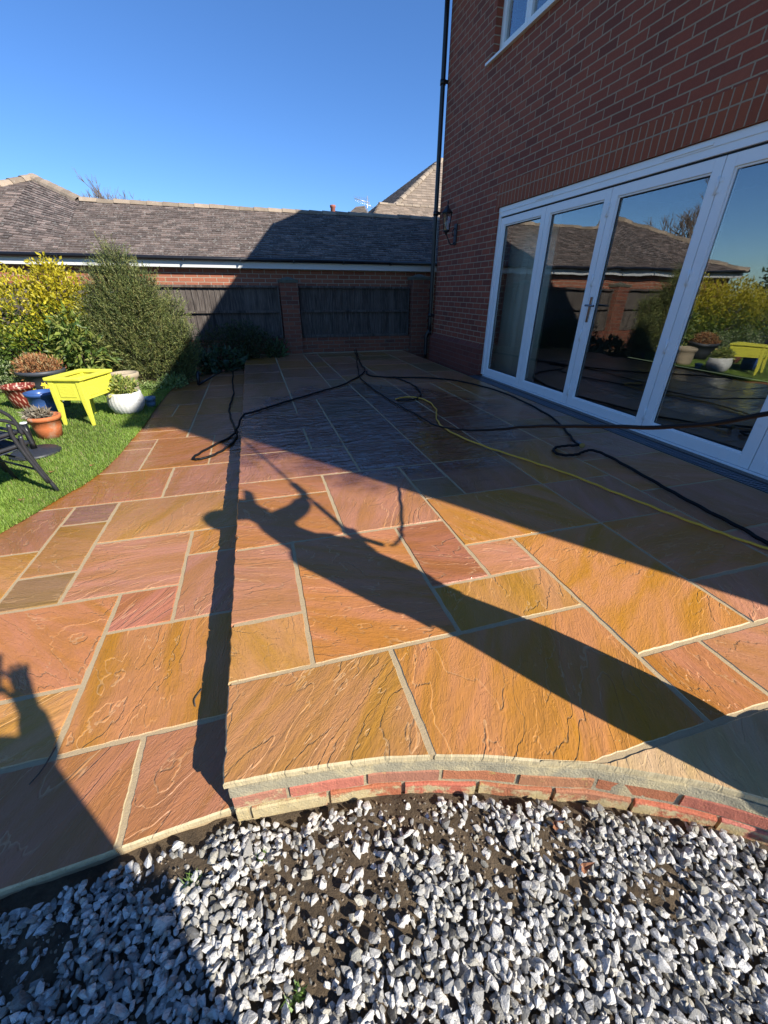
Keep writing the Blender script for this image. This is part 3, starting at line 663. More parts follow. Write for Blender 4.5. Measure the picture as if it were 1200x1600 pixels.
for k in range(5):
    a, b = seam[k] - 0.003, seam[k + 1] + 0.003; z0, z1 = 0.022, 1.990; w_ = 0.078; wb_ = 0.088
    fr = MB()
    fr.box(lf, lf + .06, a - w_, a, z0, z1); fr.box(lf, lf + .06, b, b + w_, z0, z1); fr.box(lf, lf + .06, b + w_, a - w_, z1 - w_, z1); fr.box(lf, lf + .06, b + w_, a - w_, z0, z0 + wb_)
    # glazing bead
    q = 0.014
    for (y0, y1, c0, c1) in ((a - w_ - q, a - w_, z0 + wb_, z1 - w_), (b + w_, b + w_ + q, z0 + wb_, z1 - w_), (b + w_ + q, a - w_ - q, z1 - w_ - q, z1 - w_), (b + w_ + q, a - w_ - q, z0 + wb_, z0 + wb_ + q)):
        fr.box(lf + .012, lf + .05, y0, y1, c0, c1)
    F_ = fr.build('door_leaf', WHITE, D, 0.003)
    gp = MB(); yc = (a + b) / 2; hw = (a - b) / 2 - w_ - q * .5; GA = R(1.6) if k == 3 else 0.0      # the fourth leaf's glass sits a touch out of line
    gp.box(-.002, .002, -hw, hw, z0 + wb_ + q * .5, z1 - w_ - q * .5, Matrix.Translation((lf + .034, yc, 0)) @ Matrix.Rotation(GA, 4, 'Z')); gp.build('pane', GLASS, D)
    bd = MB(); y0, y1, c0, c1 = b + w_ + q, a - w_ - q, z0 + wb_ + q, z1 - w_ - q
    for (p0, p1, e0, e1) in ((y1 - .006, y1, c0, c1), (y0, y0 + .006, c0, c1), (y0 + .006, y1 - .006, c1 - .006, c1), (y0 + .006, y1 - .006, c0, c0 + .006)): bd.box(lf + .022, lf + .029, p0, p1, e0, e1)
    bd.build('gasket', RUBBER, D)
for s_ in (seam[2], seam[3], seam[1] if False else seam[5] + 0.0):
    for zc in (0.18, 0.75, 1.25, 1.82):
        mb = MB(); mb.tube([(fx + .004, s_, zc - .055), (fx + .004, s_, zc + .055)], 0.008, 8); mb.box(lf - .004, lf, s_ - .03, s_ + .03, zc - .045, zc - .02); mb.box(lf - .004, lf, s_ - .03, s_ + .03, zc + .02, zc + .045)
        mb.build('hinge', WHITE, D)
hy = seam[2] - 0.045
mb = MB(); mb.box(lf - .008, lf, hy - .015, hy + .015, 0.875, 1.105); mb.tube([(lf - .006, hy, 1.03), (lf - .05, hy, 1.03), (lf - .052, hy + .015, 1.03), (lf - .052, hy - 0.11, 1.028)], 0.009, 8); mb.tube([(lf - .012, hy, .925), (lf - .001, hy, .925)], .011, 10)
mb.build('handle', plain('dark_chrome', (0.22, 0.22, 0.23), 0.22, 0.1, metal=1.0), D, 0.002)
# threshold strip of dark brick between doors and drain
mb = MB(); mb.box(3.243, fx, DY0 - .3, DY1 + .0, -0.03, 0.004); mb.build('threshold', plain('wet_dark_threshold', (0.055, 0.04, 0.035), 0.3, 0.3, 40, 0.006), house)
# upper window
mb = MB(); q0 = XF + .085; mb.box(q0, q0 + .07, WY1 - .06, WY1, WZ0 + .03, WZ1); mb.box(q0, q0 + .07, WY0, WY0 + .06, WZ0 + .03, WZ1); mb.box(q0, q0 + .07, WY0 + .06, WY1 - .06, WZ1 - .06, WZ1); mb.box(q0, q0 + .07, WY0 + .06, WY1 - .06, WZ0 + .03, WZ0 + .09)
W = mb.build('window', WHITE, house, 0.003)
ys = [WY1 - .06, 5.82, 5.23, WY0 + .06]
for k in range(3):
    a, b = ys[k] - .002, ys[k + 1] + .002; s2 = MB(); o_ = .055; zz0, zz1 = WZ0 + .092, WZ1 - .062
    s2.box(q0 - .014, q0 + .05, a - o_, a, zz0, zz1); s2.box(q0 - .014, q0 + .05, b, b + o_, zz0, zz1); s2.box(q0 - .014, q0 + .05, b + o_, a - o_, zz1 - o_, zz1); s2.box(q0 - .014, q0 + .05, b + o_, a - o_, zz0, zz0 + o_)
    s2.build('sash', WHITE, W, .003)
    s3 = MB(); s3.box(q0 + .018, q0 + .022, b + o_, a - o_, zz0 + o_, zz1 - o_); s3.build('pane', GLASS, W)
mb = MB(); mb.box(XF - .045, q0 + .07, WY0 - .08, WY1 + .10, WZ0 + .001, WZ0 + .029); mb.build('sill', WHITE, W, .004)
# curtain
def curtain():
    V = []; F = []; N = 130; y0, y1 = 5.05, 6.45
    for i in range(N + 1):
        y = y0 + (y1 - y0) * i / N; ph = i * .42
        for z, am in ((0.03, .055), (1.0, .05), (2.25, .035)):
            V.append((3.66 + am * math.sin(ph + .3 * math.sin(ph * .31)) + .02 * math.sin(i * .11), y + .012 * math.sin(ph * 2), z))
    for i in range(N):
        for k in range(2): a = i * 3 + k; F.append((a, a + 1, a + 4, a + 3))
    o = MB().add(V, F, True).build('curtain', plain('cream_curtain', (0.82, 0.80, 0.68), 0.9, 0.06, 60)); m = o.modifiers.new('thick', 'SOLIDIFY'); m.thickness = .004
    tag(o, 'long pale cream pleated curtain hanging inside the leftmost door leaf', 'curtain')
curtain()
# drain channel
dc = empty('drain_channel', (3.16, 3.3, 0), 'long grey slotted drain channel set in the paving along the bifold doors', 'drain')
mb = MB(); mb.box(3.088, 3.097, DY0 - .3, DY1 + .02, -.06, .002); mb.box(3.229, 3.240, DY0 - .3, DY1 + .02, -.06, .002); mb.box(3.097, 3.229, DY0 - .3, DY1 + .02, -.07, -.05); mb.build('channel', plain('drain_dark', (0.03, 0.035, 0.04), .5), dc)
mb = MB(); GALV = plain('galvanised_grate', (0.17, 0.20, 0.25), 0.42, 0.2, 40, metal=0.75)
y = DY0 - .28
mb.box(3.098, 3.112, DY0 - .3, DY1 + .01, -.008, -.001); mb.box(3.214, 3.228, DY0 - .3, DY1 + .01, -.008, -.001); mb.box(3.157, 3.169, DY0 - .3, DY1 + .01, -.008, -.0012)
while y < DY1: mb.box(3.112, 3.157, y, y + .011, -.009, -.0015); mb.box(3.169, 3.214, y, y + .011, -.009, -.0015); y += .0235
mb.build('grate', GALV, dc)
# downpipe on the far corner
dp = empty('downpipe', (3.20, 7.84, 0), 'tall black rainwater downpipe on the far corner of the brick house', 'downpipe')
mb = MB(); mb.tube(spline([(3.215, 7.845, 5.0), (3.215, 7.845, 3.0), (3.215, 7.845, .62), (3.215, 7.845, .50), (3.165, 7.875, .38), (3.165, 7.875, .28), (3.165, 7.875, .0)], 4), .036, 14); mb.build('pipe', BLACK, dp)
for z in (0.75, 2.3, 3.9):
    mb = MB(); mb.tube([(3.215, 7.845, z - .03), (3.215, 7.845, z + .03)], .044, 14); mb.box(3.225, XF, 7.80, 7.89 - .075, z - .022, z + .022); mb.build('bracket', BLACK, dp)

# coach lantern
ln = empty('wall_lantern', (XF, 7.12, 2.0), 'black coach lantern on a scrolled bracket on the brick wall beside the downpipe', 'wall light')
IRON = plain('black_iron', (0.02, 0.02, 0.022), 0.45, 0.3, 40)
lc = (XF - .17, 7.12, 0)
mb = MB(); mb.box(XF - .018, XF, 7.075, 7.165, 1.80, 2.08); mb.tube(spline([(XF - .01, 7.12, 1.84), (XF - .07, 7.12, 1.80), (XF - .12, 7.12, 1.86), (XF - .17, 7.12, 1.95)]), .009, 8); mb.tube(spline([(XF - .01, 7.12, 2.02), (XF - .05, 7.12, 2.0), (XF - .06, 7.12, 1.94), (XF - .03, 7.12, 1.92)]), .007, 8); mb.build('bracket', IRON, ln, .002)
mb = MB(); mb.lathe([(.0, 2.37), (.008, 2.36), (.012, 2.34), (.006, 2.32), (.02, 2.30), (.035, 2.27), (.085, 2.225), (.095, 2.21), (.08, 2.205), (0, 2.205)], lc, 6, smooth=False); mb.build('cap', IRON, ln)
mb = MB()
for k in range(6):
    a = math.pi / 3 * k; mb.tube([(lc[0] + .078 * math.cos(a), lc[1] + .078 * math.sin(a), 2.205), (lc[0] + .045 * math.cos(a), lc[1] + .045 * math.sin(a), 1.985)], .005, 6)
mb.lathe([(.0, 1.99), (.052, 1.99), (.052, 1.975), (.02, 1.955), (.012, 1.93), (0, 1.92)], lc, 12); mb.build('cage', IRON, ln)
mb = MB(); mb.lathe([(.072, 2.204), (.040, 1.99)], lc, 6, smooth=False); mb.build('lamp_glass', GLASS, ln)
mb = MB(); mb.lathe([(.0, 2.12), (.018, 2.10), (.022, 2.07), (.012, 2.03), (.012, 1.99), (0, 1.99)], lc, 12); mb.build('bulb', plain('bulb_white', (.7, .7, .68), .3), ln)

# ================================================================ GARAGE behind the fence
GB = brick('garage_brick', [(0.33, 0.105, 0.055), (0.42, 0.14, 0.075), (0.46, 0.165, 0.09), (0.37, 0.125, 0.07)], (0.50, 0.42, 0.31), course=0.075)
gar = empty('garage', (-0.3, 9.6, -0.2), 'long low brick garage block with a weathered brown tiled roof behind the fence', 'garage')
GX0, GX1, GY, GE = -7.1, 5.4, 9.47, 1.66; EY = 9.3; EX = -7.35
mb = MB(); mb.box(GX0, GX1, GY, 13.0, -0.33, 1.62); mb.build('wall', GB, gar)
S_ = 0.465; RY, RZG = 11.6, GE + S_ * (11.6 - EY); AY = 12.65; AZ_ = GE + S_ * (AY - EY); AX = -4.1
xj = -3.05
tiled_plane('roof', (EX, EY, GE), (AX, EY, GE), (AX, AY, AZ_), (AX - .001, AY, AZ_), TILE, gar, seed=3, lich=0.9)
tiled_plane('roof', (AX, EY, GE), (xj, EY, GE), (xj, RY, RZG), (AX, AY, AZ_), TILE, gar, seed=4, lich=0.9)
tiled_plane('roof', (xj, EY, GE), (GX1 + .2, EY, GE), (GX1 + .2, RY, RZG), (xj, RY, RZG), TILE, gar, seed=5, lich=0.55)
tiled_plane('roof', (EX, 16.0, GE), (EX, EY, GE), (AX, AY, AZ_), (AX, AY + .001, AZ_), TILE, gar, seed=6, lich=0.3)
mb = MB(); mb.add([(AX, AY, AZ_), (xj, RY, RZG), (-2.0, 13.6, RZG), (-4.1, 16, GE), (EX, 16, GE)], [(0, 1, 2, 3, 4)]); mb.add([(xj, RY, RZG - .01), (GX1 + .2, RY, RZG - .01), (GX1 + .2, 14, GE), (xj, 14, GE)], [(0, 1, 2, 3)]); mb.build('rear_roof', plain('rear_tile', (.12, .08, .06), .9, .3), gar)
ridge_line('ridge_tiles', (xj, RY, RZG), (GX1 + .2, RY, RZG), TILEL, gar, .11, .30)
ridge_line('hip_tiles', (AX, AY, AZ_), (xj, RY, RZG), TILEL, gar, .13, .22); ridge_line('hip_tiles', (EX, EY, GE), (AX, AY, AZ_), TILEL, gar, .13, .25)
mb = MB(); mb.box(EX + .02, GX1 + .1, EY + .03, EY + .055, GE - .15, GE - .03); mb.box(EX + .02, EX + .045, EY + .055, 13, GE - .15, GE - .03); mb.build('fascia', plain('white_fascia', (.68, .68, .65), .45, .06), gar)
mb = MB(); mb.box(EX + .045, GX1, EY + .055, GY, GE - .145, GE - .12); mb.build('soffit', BLACK, gar)
mb = MB(); mb.tube([(EX, EY - .03, GE - .012), (GX1 + .1, EY - .03, GE - .012)], .034, 10); mb.build('gutter', BLACK, gar)
for k in range(13):
    mb = MB(); x = EX + .4 + k * .98; mb.box(x, x + .02, EY - .08, EY + .03, GE - .055, GE - .0); mb.build('gutter_bracket', BLACK, gar)

# ---------------------------------------------------------------- garden wall, pillars and fence panels
WB = brick('garden_wall_brick', [(0.20, 0.062, 0.036), (0.27, 0.085, 0.047), (0.31, 0.105, 0.055), (0.15, 0.055, 0.038)], (0.24, 0.19, 0.14), course=0.075, lichen=(7, 0.60, (0.16, 0.15, 0.11)))
FY = 9.1
gw = MB(); gw.box(-5.4, 5.2, FY, FY + .11, -0.35, 0.285); tag(gw.build('garden_wall', WB), 'low red brick garden wall under the dark timber fence panels', 'garden wall')
def fence_wood():
    g = NG('weathered_boards'); p = g.pos(); x, y, z = g.xyz(p); b = g.M('FLOOR', g.M('DIVIDE', x, 0.1)); r = g.wn(g.comb(b, 1.0, 2.0))
    c = g.mix(r, (0.05, 0.038, 0.032), (0.11, 0.088, 0.072))
    c = g.mix(g.ss(g.noise(g.vm('MULTIPLY', p, (30, 30, 1.6)), 2.2, 5, .7), .4, .7), c, (0.17, 0.145, 0.125)); c = g.mix(g.ss(g.noise(g.vm('MULTIPLY', p, (9, 9, 1.2)), 1.5, 4), .5, .75), c, (0.035, 0.027, 0.022))
    return g.fin(c, .9, g.bump(g.noise(g.vm('MULTIPLY', p, (60, 60, 3)), 2, 4), .006))
FW = fence_wood()
def panel(x0, x1, label):
    f = empty('fence_panel', ((x0 + x1) / 2, FY, .3), label, 'fence', 'dark timber fence panels on the low brick wall'); rng = random.Random(int(x0 * 10) + 99)
    mb = MB(); x = x0 + .03
    while x < x1 - .03:
        tl = rng.uniform(-.004, .004); e = min(x + .118, x1 - .03)
        mb.add([(x, FY + .032 + tl, .315), (e, FY + .046 + tl, .315), (e, FY + .046, 1.185), (x, FY + .032, 1.185), (x, FY + .060, .315), (e, FY + .060, .315), (e, FY + .060, 1.185), (x, FY + .060, 1.185)], [(0, 1, 2, 3), (7, 6, 5, 4), (0, 3, 7, 4), (1, 5, 6, 2)]); x += .1
    mb.build('boards', FW, f)
    mb = MB(); mb.box(x0 + .03, x1 - .03, FY - .012, FY + .026, .755, .80); mb.box(x0 + .03, x1 - .03, FY - .008, FY + .028, .288, .345); mb.build('rail', FW, f, .004)
    mb = MB(); mb.box(x0, x1, FY - .02, FY + .075, 1.186, 1.225); mb.build('cap', FW, f, .004)
    for xa in (x0, x1 - .029): MB().box(xa, xa + .029, FY - .004, FY + .05, .30, 1.184).build('frame_post', FW, f, .003)
panel(.935, 3.23, 'dark fence panel wholly in shade, between the brick pillar and the house corner')
panel(-1.75, .555, 'fence panel half sunlit and half shaded, left of the middle brick pillar')
panel(-4.4, -2.1, 'fence panel almost hidden behind the yellow-green bush')
def pillar(x0, x1, y0, h, label):
    pl = empty('brick_pillar', ((x0 + x1) / 2, y0, -.05), label, 'pillar', 'brick pillars between the fence panels')
    mb = MB(); mb.box(x0, x1, y0, FY + .2, -.3, h - .07); mb.build('shaft', WB, pl, .004)
    mb = MB(); mb.box(x0 - .012, x1 + .012, y0 - .012, FY + .21, h - .069, h - .015); mb.lathe([(.0, h + .035), (.06, h + .025), (.13, h + .0), (.155, h - .0145)], ((x0 + x1) / 2, (y0 + FY + .2) / 2, 0), 14); mb.build('cap', plain('mossy_cap', (.13, .125, .09), .95, .5, 20, .02), pl, .005)
pillar(.575, .915, FY - .12, 1.34, 'mossy brick pillar standing in the middle of the fence'); pillar(3.26, 3.62, FY - .12, 1.42, 'shaded brick pillar behind the downpipe at the house corner'); pillar(-2.09, -1.77, FY - .12, 1.34, 'brick pillar hidden behind the dark needle-leaved shrub')
# ================================================================ HOUSES BEYOND
def back(name, label, cat='house'): return empty(name, (7, 18, 0), label, cat)
b1 = back('neighbour_house', 'pale tiled steep hipped roof of a house rising right of the garage ridge')
tiled_plane('roof', (5.6, 18, 3.9), (11.2, 18, 3.9), (8.7, 20.2, 5.95), (8.4, 20.2, 5.95), TILEL, b1, .2, .14, seed=9, lich=.2)
tiled_plane('roof', (5.1, 22.6, 3.9), (5.6, 18, 3.9), (8.4, 20.2, 5.95), (8.3, 20.6, 5.95), TILE, b1, .2, .14, seed=10)
mb = MB(); mb.box(5.9, 10.8, 18.4, 22, 0, 3.9); mb.build('wall', GB, b1); ridge_line('hip_tiles', (5.6, 18, 3.9), (8.4, 20.2, 5.95), TILEL, b1, .12, .3)
mb = MB(); mb.add([(5.5, 19.2, 4.32), (6.9, 20.25, 5.55), (6.86, 20.5, 5.53), (5.45, 19.45, 4.30)], [(0, 1, 2, 3)]); 
b2 = back('neighbour_outhouse', 'low pale tiled roof beyond the garage ridge, under the steep hipped roof', 'outbuilding')
tiled_plane('roof', (4.25, 16.0, 3.20), (9.5, 16.0, 3.20), (9.5, 17.2, 3.86), (4.85, 17.2, 3.86), TILEL, b2, .2, .12, seed=12, lich=.2)
tiled_plane('roof', (4.2, 18.4, 3.2), (4.25, 16, 3.2), (4.85, 17.2, 3.86), (4.84, 17.22, 3.86), TILE, b2, .2, .12, seed=13)
mb = MB(); mb.box(4.4, 9.4, 16.2, 17.3, 0, 3.2); mb.build('wall', GB, b2); ridge_line('ridge_tiles', (4.85, 17.2, 3.86), (9.5, 17.2, 3.86), TILEL, b2, .1, .3)
b3 = back('neighbour_gable', 'small dark gabled roof tip showing left of the pale outhouse roof', 'outbuilding')
tiled_plane('roof', (3.6, 19.5, 3.4), (4.9, 18.3, 3.4), (5.0, 20.0, 4.2), (4.75, 20.3, 4.2), TILEL, b3, .2, .14, seed=14); mb = MB(); mb.box(3.9, 5.2, 19.4, 21, 0, 3.45); mb.build('wall', GB, b3)
ch = empty('chimney_pot', (3.33, 18, 3.3), 'small terracotta chimney pot above the shaded garage ridge', 'chimney'); mb = MB(); mb.lathe([(.09, 3.0), (.085, 3.78), (.105, 3.80), (.105, 3.86), (.07, 3.87), (.065, 3.5)], (3.33, 18, 0), 14); mb.build('pot', plain('terracotta_far', (.38, .13, .09), .8), ch)
mb = MB(); mb.box(3.1, 3.6, 17.8, 18.2, 0, 3.1); mb.build('stack', GB, ch)
ae = empty('television_aerial', (4.6, 18, 3.5), 'thin silver television aerial above the small gabled roof', 'aerial'); AL = plain('aluminium', (.6, .6, .6), .35, .1, metal=.6)
mb = MB(); mb.tube([(4.63, 18, 3.3), (4.63, 18, 4.2)], .014, 6); mb.build('mast', AL, ae)
mb = MB(); mb.tube([(4.15, 18, 4.1), (4.7, 18, 4.0)], .012, 6)
for k in range(9): t = k / 8; x = 4.15 + .55 * t; z = 4.1 - .1 * t; mb.tube([(x, 17.85, z - .1 - .06 * t), (x + .01, 18.15, z + .1 + .06 * t)], .007, 5)
mb.tube([(4.6, 18, 4.0), (4.86, 18, 3.84)], .01, 5); mb.build('antenna', AL, ae)
# ================================================================ PLANTS
def leafmat(name, trans=0.3, rough=0.45, var=0.25):
    g = NG(name); a = g.attr('col')[0]; p = g.pos(); c = g.mix(g.M('MULTIPLY', g.noise(p, 25, 3), var), a, (0.02, 0.03, 0.01)); g.fin(c, rough)
    tr = g.n('ShaderNodeBsdfTranslucent'); g.l(c, tr.inputs[0]); mx = g.n('ShaderNodeMixShader'); mx.inputs[0].default_value = trans
    g.l(g.b.outputs[0], mx.inputs[1]); g.l(tr.outputs[0], mx.inputs[2]); g.l(mx.outputs[0], g.out.inputs[0]); return g.m
LEAF = leafmat('leaf'); NEEDLE = leafmat('needle', 0.12, 0.6); DRY = leafmat('dry_leaf', 0.15, 0.8)
BARK = plain('bark', (0.10, 0.075, 0.055), 0.9, 0.4, 25, 0.01)
def blobpts(rs, blobs, n, shell):
    w_ = np.array([b[3] * b[4] + b[4] * b[5] + b[3] * b[5] for b in blobs]); w_ = w_ / w_.sum(); ix = rs.choice(len(blobs), n, p=w_)
    B = np.array(blobs)[ix]; d = rs.normal(size=(n, 3)); d /= np.linalg.norm(d, axis=1)[:, None]
    r = shell + (1 - shell) * rs.uniform(size=n) ** 0.6
    lump = 1 + .13 * np.sin(d[:, 0] * 7 + B[:, 0] * 5) * np.cos(d[:, 1] * 6 + d[:, 2] * 5 + B[:, 2] * 3) + .08 * np.sin(d[:, 2] * 13 + d[:, 0] * 11)
    P = B[:, :3] + d * B[:, 3:6] * (r * lump)[:, None]; N = d / B[:, 3:6]; N /= np.linalg.norm(N, axis=1)[:, None]
    return P, N, r
def frames(rs, D):
    up_ = rs.normal(size=D.shape); s = np.cross(D, up_); s /= np.linalg.norm(s, axis=1)[:, None] + 1e-9; n = np.cross(s, D); return s, n
def leafcloud(name, blobs, n, L, W, cols, mat, parent=None, seed=1, shell=.6, outw=.6, up_=.35, floor=-0.14, colfn=None):
    rs = np.random.RandomState(seed); P, N, r = blobpts(rs, blobs, n, shell)
    D = N * outw + rs.normal(size=P.shape) * .55 + np.array([0, 0, up_]); D /= np.linalg.norm(D, axis=1)[:, None]
    s, nn = frames(rs, D); l = L * rs.uniform(.65, 1.25, n)[:, None]; w_ = W * rs.uniform(.7, 1.2, n)[:, None]
    base = P; tip = P + D * l - nn * l * .12; m1 = P + D * l * .5 + s * w_ * .5 + nn * w_ * .18; m2 = P + D * l * .5 - s * w_ * .5 + nn * w_ * .18; mc = P + D * l * .55
    V = np.stack([base, m1, tip, m2, mc], 1).reshape(-1, 3); V[:, 2] = np.maximum(V[:, 2], floor)
    o = np.arange(n)[:, None] * 5; F = np.concatenate([o + [0, 1, 4], o + [1, 2, 4], o + [2, 3, 4], o + [3, 0, 4]])
    cc = np.array(cols); k = rs.randint(len(cc), size=n); c = cc[k] * rs.uniform(.75, 1.2, (n, 1))
    if colfn is not None: c = colfn(rs, P, N, r, c)
    return npmesh(name, V, F, mat, np.repeat(c, 5, 0), parent)
def twigcloud(name, blobs, n, TL, NL, NW, k, cols, mat, parent, seed=1, shell=.55, up_=.8, outw=.8):
    rs = np.random.RandomState(seed); P, N, r = blobpts(rs, blobs, n, shell)
    D = N * outw + np.array([0, 0, up_]) + rs.normal(size=P.shape) * .28; D /= np.linalg.norm(D, axis=1)[:, None]; s, nn = frames(rs, D)
    tl = TL * rs.uniform(.6, 1.4, n)
    Vs, Cs = [], []; base = P - D * tl[:, None] * .5; cc = np.array(cols)[rs.randint(len(cols), size=n)] * rs.uniform(.7, 1.25, (n, 1))
    for i in range(k):
        t = (i + .5) / k; a = rs.uniform(0, 6.28, n)[:, None]; rad = s * np.cos(a) + nn * np.sin(a); q = base + D * (tl * t)[:, None]
        dd = D * .75 + rad * .65; e = q + dd * NL * (1.1 - .4 * t); sd_ = np.cross(dd, rs.normal(size=dd.shape)); sd_ /= np.linalg.norm(sd_, axis=1)[:, None] + 1e-9
        Vs.append(np.stack([q - sd_ * NW * .5, q + sd_ * NW * .5, e], 1)); Cs.append(np.repeat((cc * (.8 + .4 * t))[:, None, :], 3, 1))
    V = np.concatenate(Vs).reshape(-1, 3); Cc = np.concatenate(Cs).reshape(-1, 3); V[:, 2] = np.maximum(V[:, 2], -.14)
    return npmesh(name, V, np.arange(len(V)).reshape(-1, 3), mat, Cc, parent)
def stems(name, base, blobs, n, parent, r=.012, seed=3, mat=BARK):
    rng = random.Random(seed); mb = MB()
    for _ in range(n):
        b = rng.choice(blobs); a = rng.uniform(0, 6.28); e = rng.uniform(.2, .75)
        tip = Vector((b[0] + math.cos(a) * b[3] * e, b[1] + math.sin(a) * b[4] * e, b[2] + b[5] * rng.uniform(-.1, .7))); st = Vector(base) + Vector((rng.uniform(-.06, .06), rng.uniform(-.06, .06), 0))
        mid = st.lerp(tip, .5) + Vector((rng.uniform(-.08, .08), rng.uniform(-.08, .08), .05)); pts = spline([st, mid, tip], 4); mb.tube(pts, r, 5, rs=[r * (1 - .75 * i / (len(pts) - 1)) for i in range(len(pts))])
    return mb.build(name, mat, parent)
def shrub(name, base, label, cat='shrub', group=None): return empty(name, base, label, cat, group)

# planting bed soil
V = [(-12, 7.15, -.128), (-2.9, 7.0, -.128), (-2.2, 6.75, -.128), (-1.9, 7.05, -.128), (-1.25, 7.3, -.128), (-1.2, 7.9, -.128), (-.9, 8.25, -.128), (-.22, 8.4, -.128), (-.22, 9.1, -.128), (-12, 9.1, -.128)]
tag(MB().add(V, [tuple(range(len(V)))]).build('planting_bed', SOIL), 'dark soil of the planting bed along the fence', None, None, 'structure')

yb = shrub('golden_bush', (-3.3, 7.55, -.13), 'large bushy evergreen with bright yellow-green leaf tips, left of the dark needle shrub')
YB = [(-3.35, 7.6, .62, .95, .65, .80), (-2.55, 7.55, .78, .48, .5, .68), (-4.3, 7.5, .6, .8, .7, .82), (-2.9, 7.4, .3, .7, .5, .5), (-2.62, 7.5, 1.18, .22, .25, .36), (-5.2, 7.6, .55, .7, .6, .75)]
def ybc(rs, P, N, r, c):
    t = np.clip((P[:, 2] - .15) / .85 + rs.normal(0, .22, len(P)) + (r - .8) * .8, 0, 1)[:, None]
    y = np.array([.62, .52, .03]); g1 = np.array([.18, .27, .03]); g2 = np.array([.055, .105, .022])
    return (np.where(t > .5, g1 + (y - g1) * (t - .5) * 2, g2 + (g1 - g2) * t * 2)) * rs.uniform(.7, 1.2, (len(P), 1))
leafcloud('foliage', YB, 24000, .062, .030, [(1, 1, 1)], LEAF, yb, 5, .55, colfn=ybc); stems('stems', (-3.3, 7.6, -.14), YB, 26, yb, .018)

cf = shrub('needle_shrub', (-1.68, 7.35, -.15), 'tall dark olive rosemary-like needle shrub standing before the fence, left of the shadow')
CB = [(-1.68, 7.35, .55, .52, .5, .62)]
for (x_, z_, r_) in ((-1.70, 1.42, .24), (-1.90, 1.18, .25), (-1.45, 1.12, .27), (-1.68, 1.0, .34), (-2.12, .80, .25), (-1.18, .82, .25), (-1.32, .52, .33), (-2.08, .42, .28), (-1.12, .30, .26), (-1.60, .25, .42), (-1.85, .68, .36), (-2.02, .08, .28), (-1.22, .06, .28), (-1.05, .55, .18), (-2.22, .58, .17)):
    CB.append((x_, 7.3 + .12 * math.sin(x_ * 31), z_, r_, r_ * .95, r_ * 1.22))
twigcloud('foliage', CB, 9500, .22, .036, .0085, 13, [(.13, .165, .04), (.20, .225, .06), (.09, .12, .032), (.26, .25, .075)], NEEDLE, cf, 8, .35); stems('stems', (-1.68, 7.35, -.15), CB, 30, cf, .02)
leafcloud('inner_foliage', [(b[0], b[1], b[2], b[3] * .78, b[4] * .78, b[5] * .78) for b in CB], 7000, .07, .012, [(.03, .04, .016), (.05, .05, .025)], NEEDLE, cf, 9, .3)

rh = shrub('broad_leaved_shrub', (-2.3, 7.0, -.14), 'pale green broad-leaved shrub between the golden bush and the needle shrub')
RB = [(-2.28, 7.0, .38, .26, .24, .28), (-2.42, 7.05, .62, .22, .2, .22), (-2.5, 7.1, .25, .3, .25, .25)]
leafcloud('foliage', RB, 900, .15, .045, [(.30, .36, .07), (.18, .26, .05), (.40, .42, .11), (.10, .17, .04)], LEAF, rh, 12, .6, up_=-.05); stems('stems', (-2.35, 7.1, -.14), RB, 12, rh, .01)
us = shrub('dark_laurel', (-2.6, 8.2, -.13), 'dark green laurel filling the gap behind the broad-leaved shrub')
UB = [(-2.7, 8.2, .35, .8, .4, .55), (-4.2, 8.3, .4, 1.0, .4, .6)]
leafcloud('foliage', UB, 4000, .09, .04, [(.035, .06, .02), (.05, .08, .025)], LEAF, us, 13, .5); stems('stems', (-2.7, 8.2, -.14), UB, 12, us)
sb = shrub('shaded_shrub', (-.35, 8.6, -.13), 'low dark shrub in full shade between the needle shrub and the middle pillar')
SB = [(-.55, 8.6, .16, .55, .35, .42), (.05, 8.68, .14, .38, .3, .38), (-.2, 8.62, .32, .36, .3, .34)]
leafcloud('foliage', SB, 6500, .055, .018, [(.06, .085, .03), (.09, .115, .04), (.04, .06, .025)], LEAF, sb, 14, .45); stems('stems', (-.3, 8.6, -.13), SB, 14, sb)
hb = shrub('large_leaved_plant', (-1.0, 8.1, -.13), 'low large-leaved plant in shade at the far end of the lower patio')
HBb = [(-1.05, 8.05, -.02, .32, .25, .24), (-.6, 8.25, -.02, .35, .2, .22)]
leafcloud('foliage', HBb, 520, .16, .075, [(.05, .10, .05), (.08, .13, .06)], LEAF, hb, 15, .5, up_=.2)
hb2 = shrub('large_leaved_plant', (.42, 8.75, -.05), 'spiky large-leaved plant at the foot of the middle brick pillar')
leafcloud('foliage', [(.38, 8.75, .06, .18, .14, .20)], 160, .17, .05, [(.07, .13, .05), (.10, .16, .06)], LEAF, hb2, 16, .4, up_=.5)
gc = shrub('ground_cover_plant', (-1.3, 7.0, -.14), 'low pale green ground cover at the foot of the needle shrub', 'plant')
leafcloud('foliage', [(-1.3, 7.0, -.10, .22, .35, .12), (-1.75, 6.75, -.12, .4, .15, .09)], 1500, .045, .025, [(.30, .40, .13), (.20, .30, .08), (.42, .50, .2)], LEAF, gc, 17, .2)
vg = shrub('variegated_plant', (-3.6, 6.95, -.14), 'pale grey-green variegated mound behind the feather-patterned pot', 'plant')
VB = [(-3.55, 7.0, .10, .42, .35, .30), (-4.3, 6.9, .15, .6, .35, .35), (-3.1, 6.9, -.02, .3, .25, .16)]
leafcloud('foliage', VB, 3800, .045, .02, [(.38, .45, .20), (.22, .32, .09), (.50, .55, .32), (.12, .2, .05)], LEAF, vg, 18, .4)
